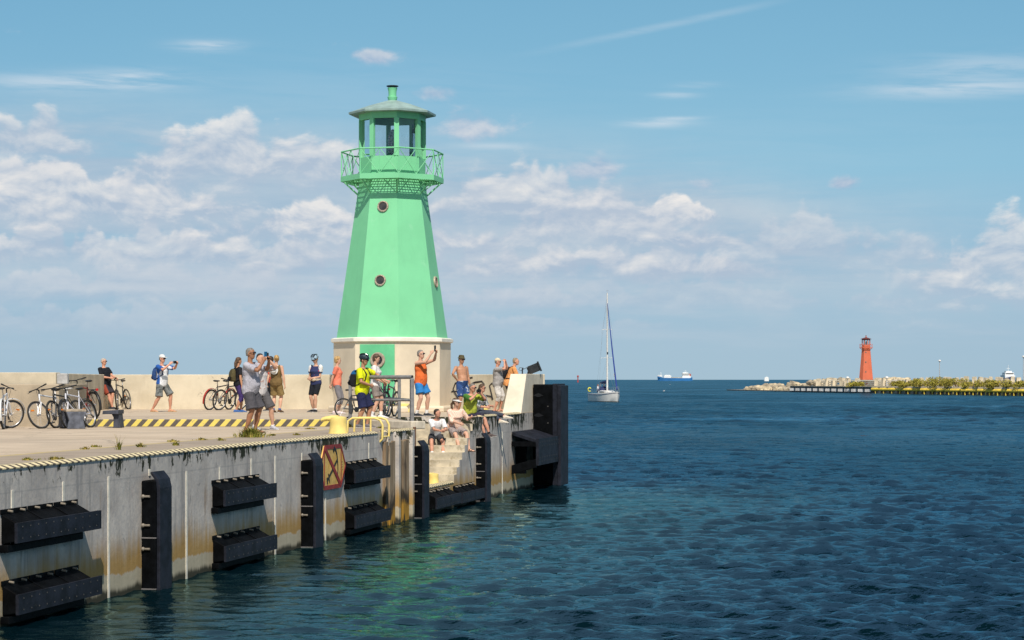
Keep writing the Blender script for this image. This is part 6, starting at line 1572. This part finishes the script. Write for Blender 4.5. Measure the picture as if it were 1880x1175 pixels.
    k.tube([hb + Vector((0, .12, .01)), hb + Vector((.10, .08, -.06)), cr + Vector((.02, .04, 0))], .004, 5)
    k.xf(S_); k.build('handlebar', BLK, r, smooth=60)
    if guard:
        gm = paint('guard_' + guard[0], guard[1])
        for cx_, a0, a1, st in ((-.53, 20, 200, False), (.53, 5, 150, True)):
            k = M(); rg = []
            for j in range(18):
                a = R(a0 + (a1 - a0) * j / 17)
                rg.append([Vector((cx_ + rr * math.cos(a), yy, r_w + rr * math.sin(a))) for rr, yy in ((.375, -.028), (.385, 0), (.375, .028), (.368, .026), (.376, 0), (.368, -.026))])
            k.loft(rg)
            if st: k.xf(S_)
            k.build('mudguard', gm, r, smooth=40)
    if rack:
        k = M()
        for s_ in (.06, -.06): k.tube([(-.30, s_, .72), (-.75, s_, .73)], .007, 6); k.tube([(-.62, s_, .73), (-.53, s_, r_w)], .006, 6)
        for x in (-.4, -.55, -.72): k.tube([(x, .06, .728), (x, -.06, .728)], .006, 6)
        k.build('rack', BLK, r); k = M(); k.box((-.79, -.03, .70), (-.76, .03, .76)); k.build('tail_light', REDR, r)
    return r
W_ = (.62, .62, .64)
bicycle('white city bicycle with white mudguards at far left, front wheel turned', 13, 46.6, APRON, 96, 4, -55, W_, 'white', ('white', (.6, .6, .6)), False)
bicycle('white mountain bicycle leaning by the low wall, leftmost of the three', 104, 47.2, APRON, 245, -17, -8, W_, 'white')
bicycle('black bicycle with white saddle between the two white ones at the low wall', 126, 47.6, APRON, 250, -14, 6, (.015, .016, .018), 'black', saddle=('white', (.6, .58, .55)))
bicycle('white bicycle with dark saddle behind the end-on bench', 146, 47.3, APRON, 252, -12, 10, (.55, .55, .60), 'silver', ('black', (.02, .02, .02)))
bicycle('dark bicycle with red stays and rear rack on the raised pier by the left wall', 158, 51.4, DECK, 128, 6, 10, (.25, .04, .03), 'red', ('black', (.02, .02, .02)), True)
bicycle('black bicycle leaning on the parapet beside the man in black', 226, 65.3, DECK, 262, -8, 14, (.03, .035, .035), 'black')
bicycle('dark bicycle with red mudguard leaning on the parapet, left one of two', 402, 64.6, DECK, 62, -9, 5, (.05, .045, .045), 'charcoal', ('red', (.35, .03, .02)))
bicycle('black bicycle next to the red-guarded one, behind the half-hidden person', 421, 64.2, DECK, 58, -9, 5, (.02, .02, .024), 'black')
bicycle('black folding-size bicycle with raised saddle behind the railing beside the coral woman', 659, 50.4, DECK, 28, 6, 8, (.03, .03, .032), 'black', scale=.76)
bicycle('black bicycle parked end-on before the lighthouse door, left one of two', 698, 52.2, DECK, 252, -5, 10, (.02, .022, .026), 'black', None, True)
bicycle('dark grey bicycle parked end-on before the lighthouse door, right one of two', 714, 52.4, DECK, 258, 6, -8, (.06, .06, .065), 'grey')

# ================================================================== WEEDS IN THE JOINTS
WEED = [mat('weed_green', (.20, .215, .035), .8, .3, 6, spec=.2), mat('weed_dry', (.38, .30, .08), .85, .3, 6, spec=.2)]
def weeds(u, v, z, w, h, n, seed, label, group=None, dry=.4, name='weed_tuft'):
    g_ = random.Random(seed); k = M()
    for i in range(n):
        a = g_.uniform(0, 6.283); r0 = abs(g_.gauss(0, .45)) * w; b = Vector((math.cos(a) * r0, math.sin(a) * r0 * .6, -.004))
        ln = h * g_.uniform(.35, 1.0) * (1.15 - .6 * min(1, r0 / w)); bend = Vector((math.cos(a), math.sin(a), 0)) * ln * g_.uniform(.1, .8) + Vector((g_.gauss(0, .25), g_.gauss(0, .25), 0)) * ln
        d = Vector((-math.sin(a + g_.uniform(-1, 1)), math.cos(a), 0)).normalized() * g_.uniform(.004, .010)
        p1 = b + bend * .35 + Vector((0, 0, ln * .6)); p2 = b + bend + Vector((0, 0, ln))
        mi = 1 if g_.random() < dry else 0
        k.add([b - d, b + d, p1 + d * .9, p1 - d * .9, p2], [(0, 1, 2, 3), (3, 2, 4)], mi)
        if g_.random() < .5:
            lf = d.normalized() * g_.uniform(.012, .028); c = b.lerp(p1, g_.uniform(.5, 1)); t = (p2 - b).normalized() * .03
            k.add([c - t, c + lf, c + t, c - lf], [(0, 1, 2, 3)], mi)
    o = k.build(name, WEED, loc=at(u, v, z=z)); tag(o, label, 'weed', group)
    return o
weeds(461, 803, APRON, .34, .24, 420, 1, 'bushy green weed clump at the feet of the man in the grey t-shirt', None, .25, 'weed_clump')
weeds(218, 826, APRON, .06, .30, 22, 2, 'tall spindly weed standing alone in the paving joint at left')
for i, (u, v, w, h, n) in enumerate([(52, 845, .14, .05, 60), (100, 844, .22, .06, 90), (157, 825, .07, .06, 40), (174, 821, .16, .05, 60), (258, 821, .09, .09, 60), (322, 818, .08, .09, 60), (318, 811, .2, .05, 70), (370, 808, .2, .06, 80), (405, 809, .10, .07, 50), (500, 800, .08, .05, 80), (545, 799, .08, .05, 110)]):
    weeds(u, v, APRON, w, h, n, 10 + i, 'low dry weed tuft in the paving joint along the quay edge', 'weed tufts in the paving joint', .6)
for i, (u, v, w, h, n) in enumerate([(642, 784, .25, .10, 130), (700, 786, .12, .06, 60), (645, 773, .15, .08, 60), (570, 788, .2, .05, 120)]):
    weeds(u, v, APRON, w, h, n, 40 + i, ['weed patch beside the big yellow bollard', 'small weed tuft inside the yellow ladder handrail', 'weed tuft at the foot of the grey railing', 'dry weeds left of the big yellow bollard'][i], None, .45)

yacht(); cargo_ship(); mole()
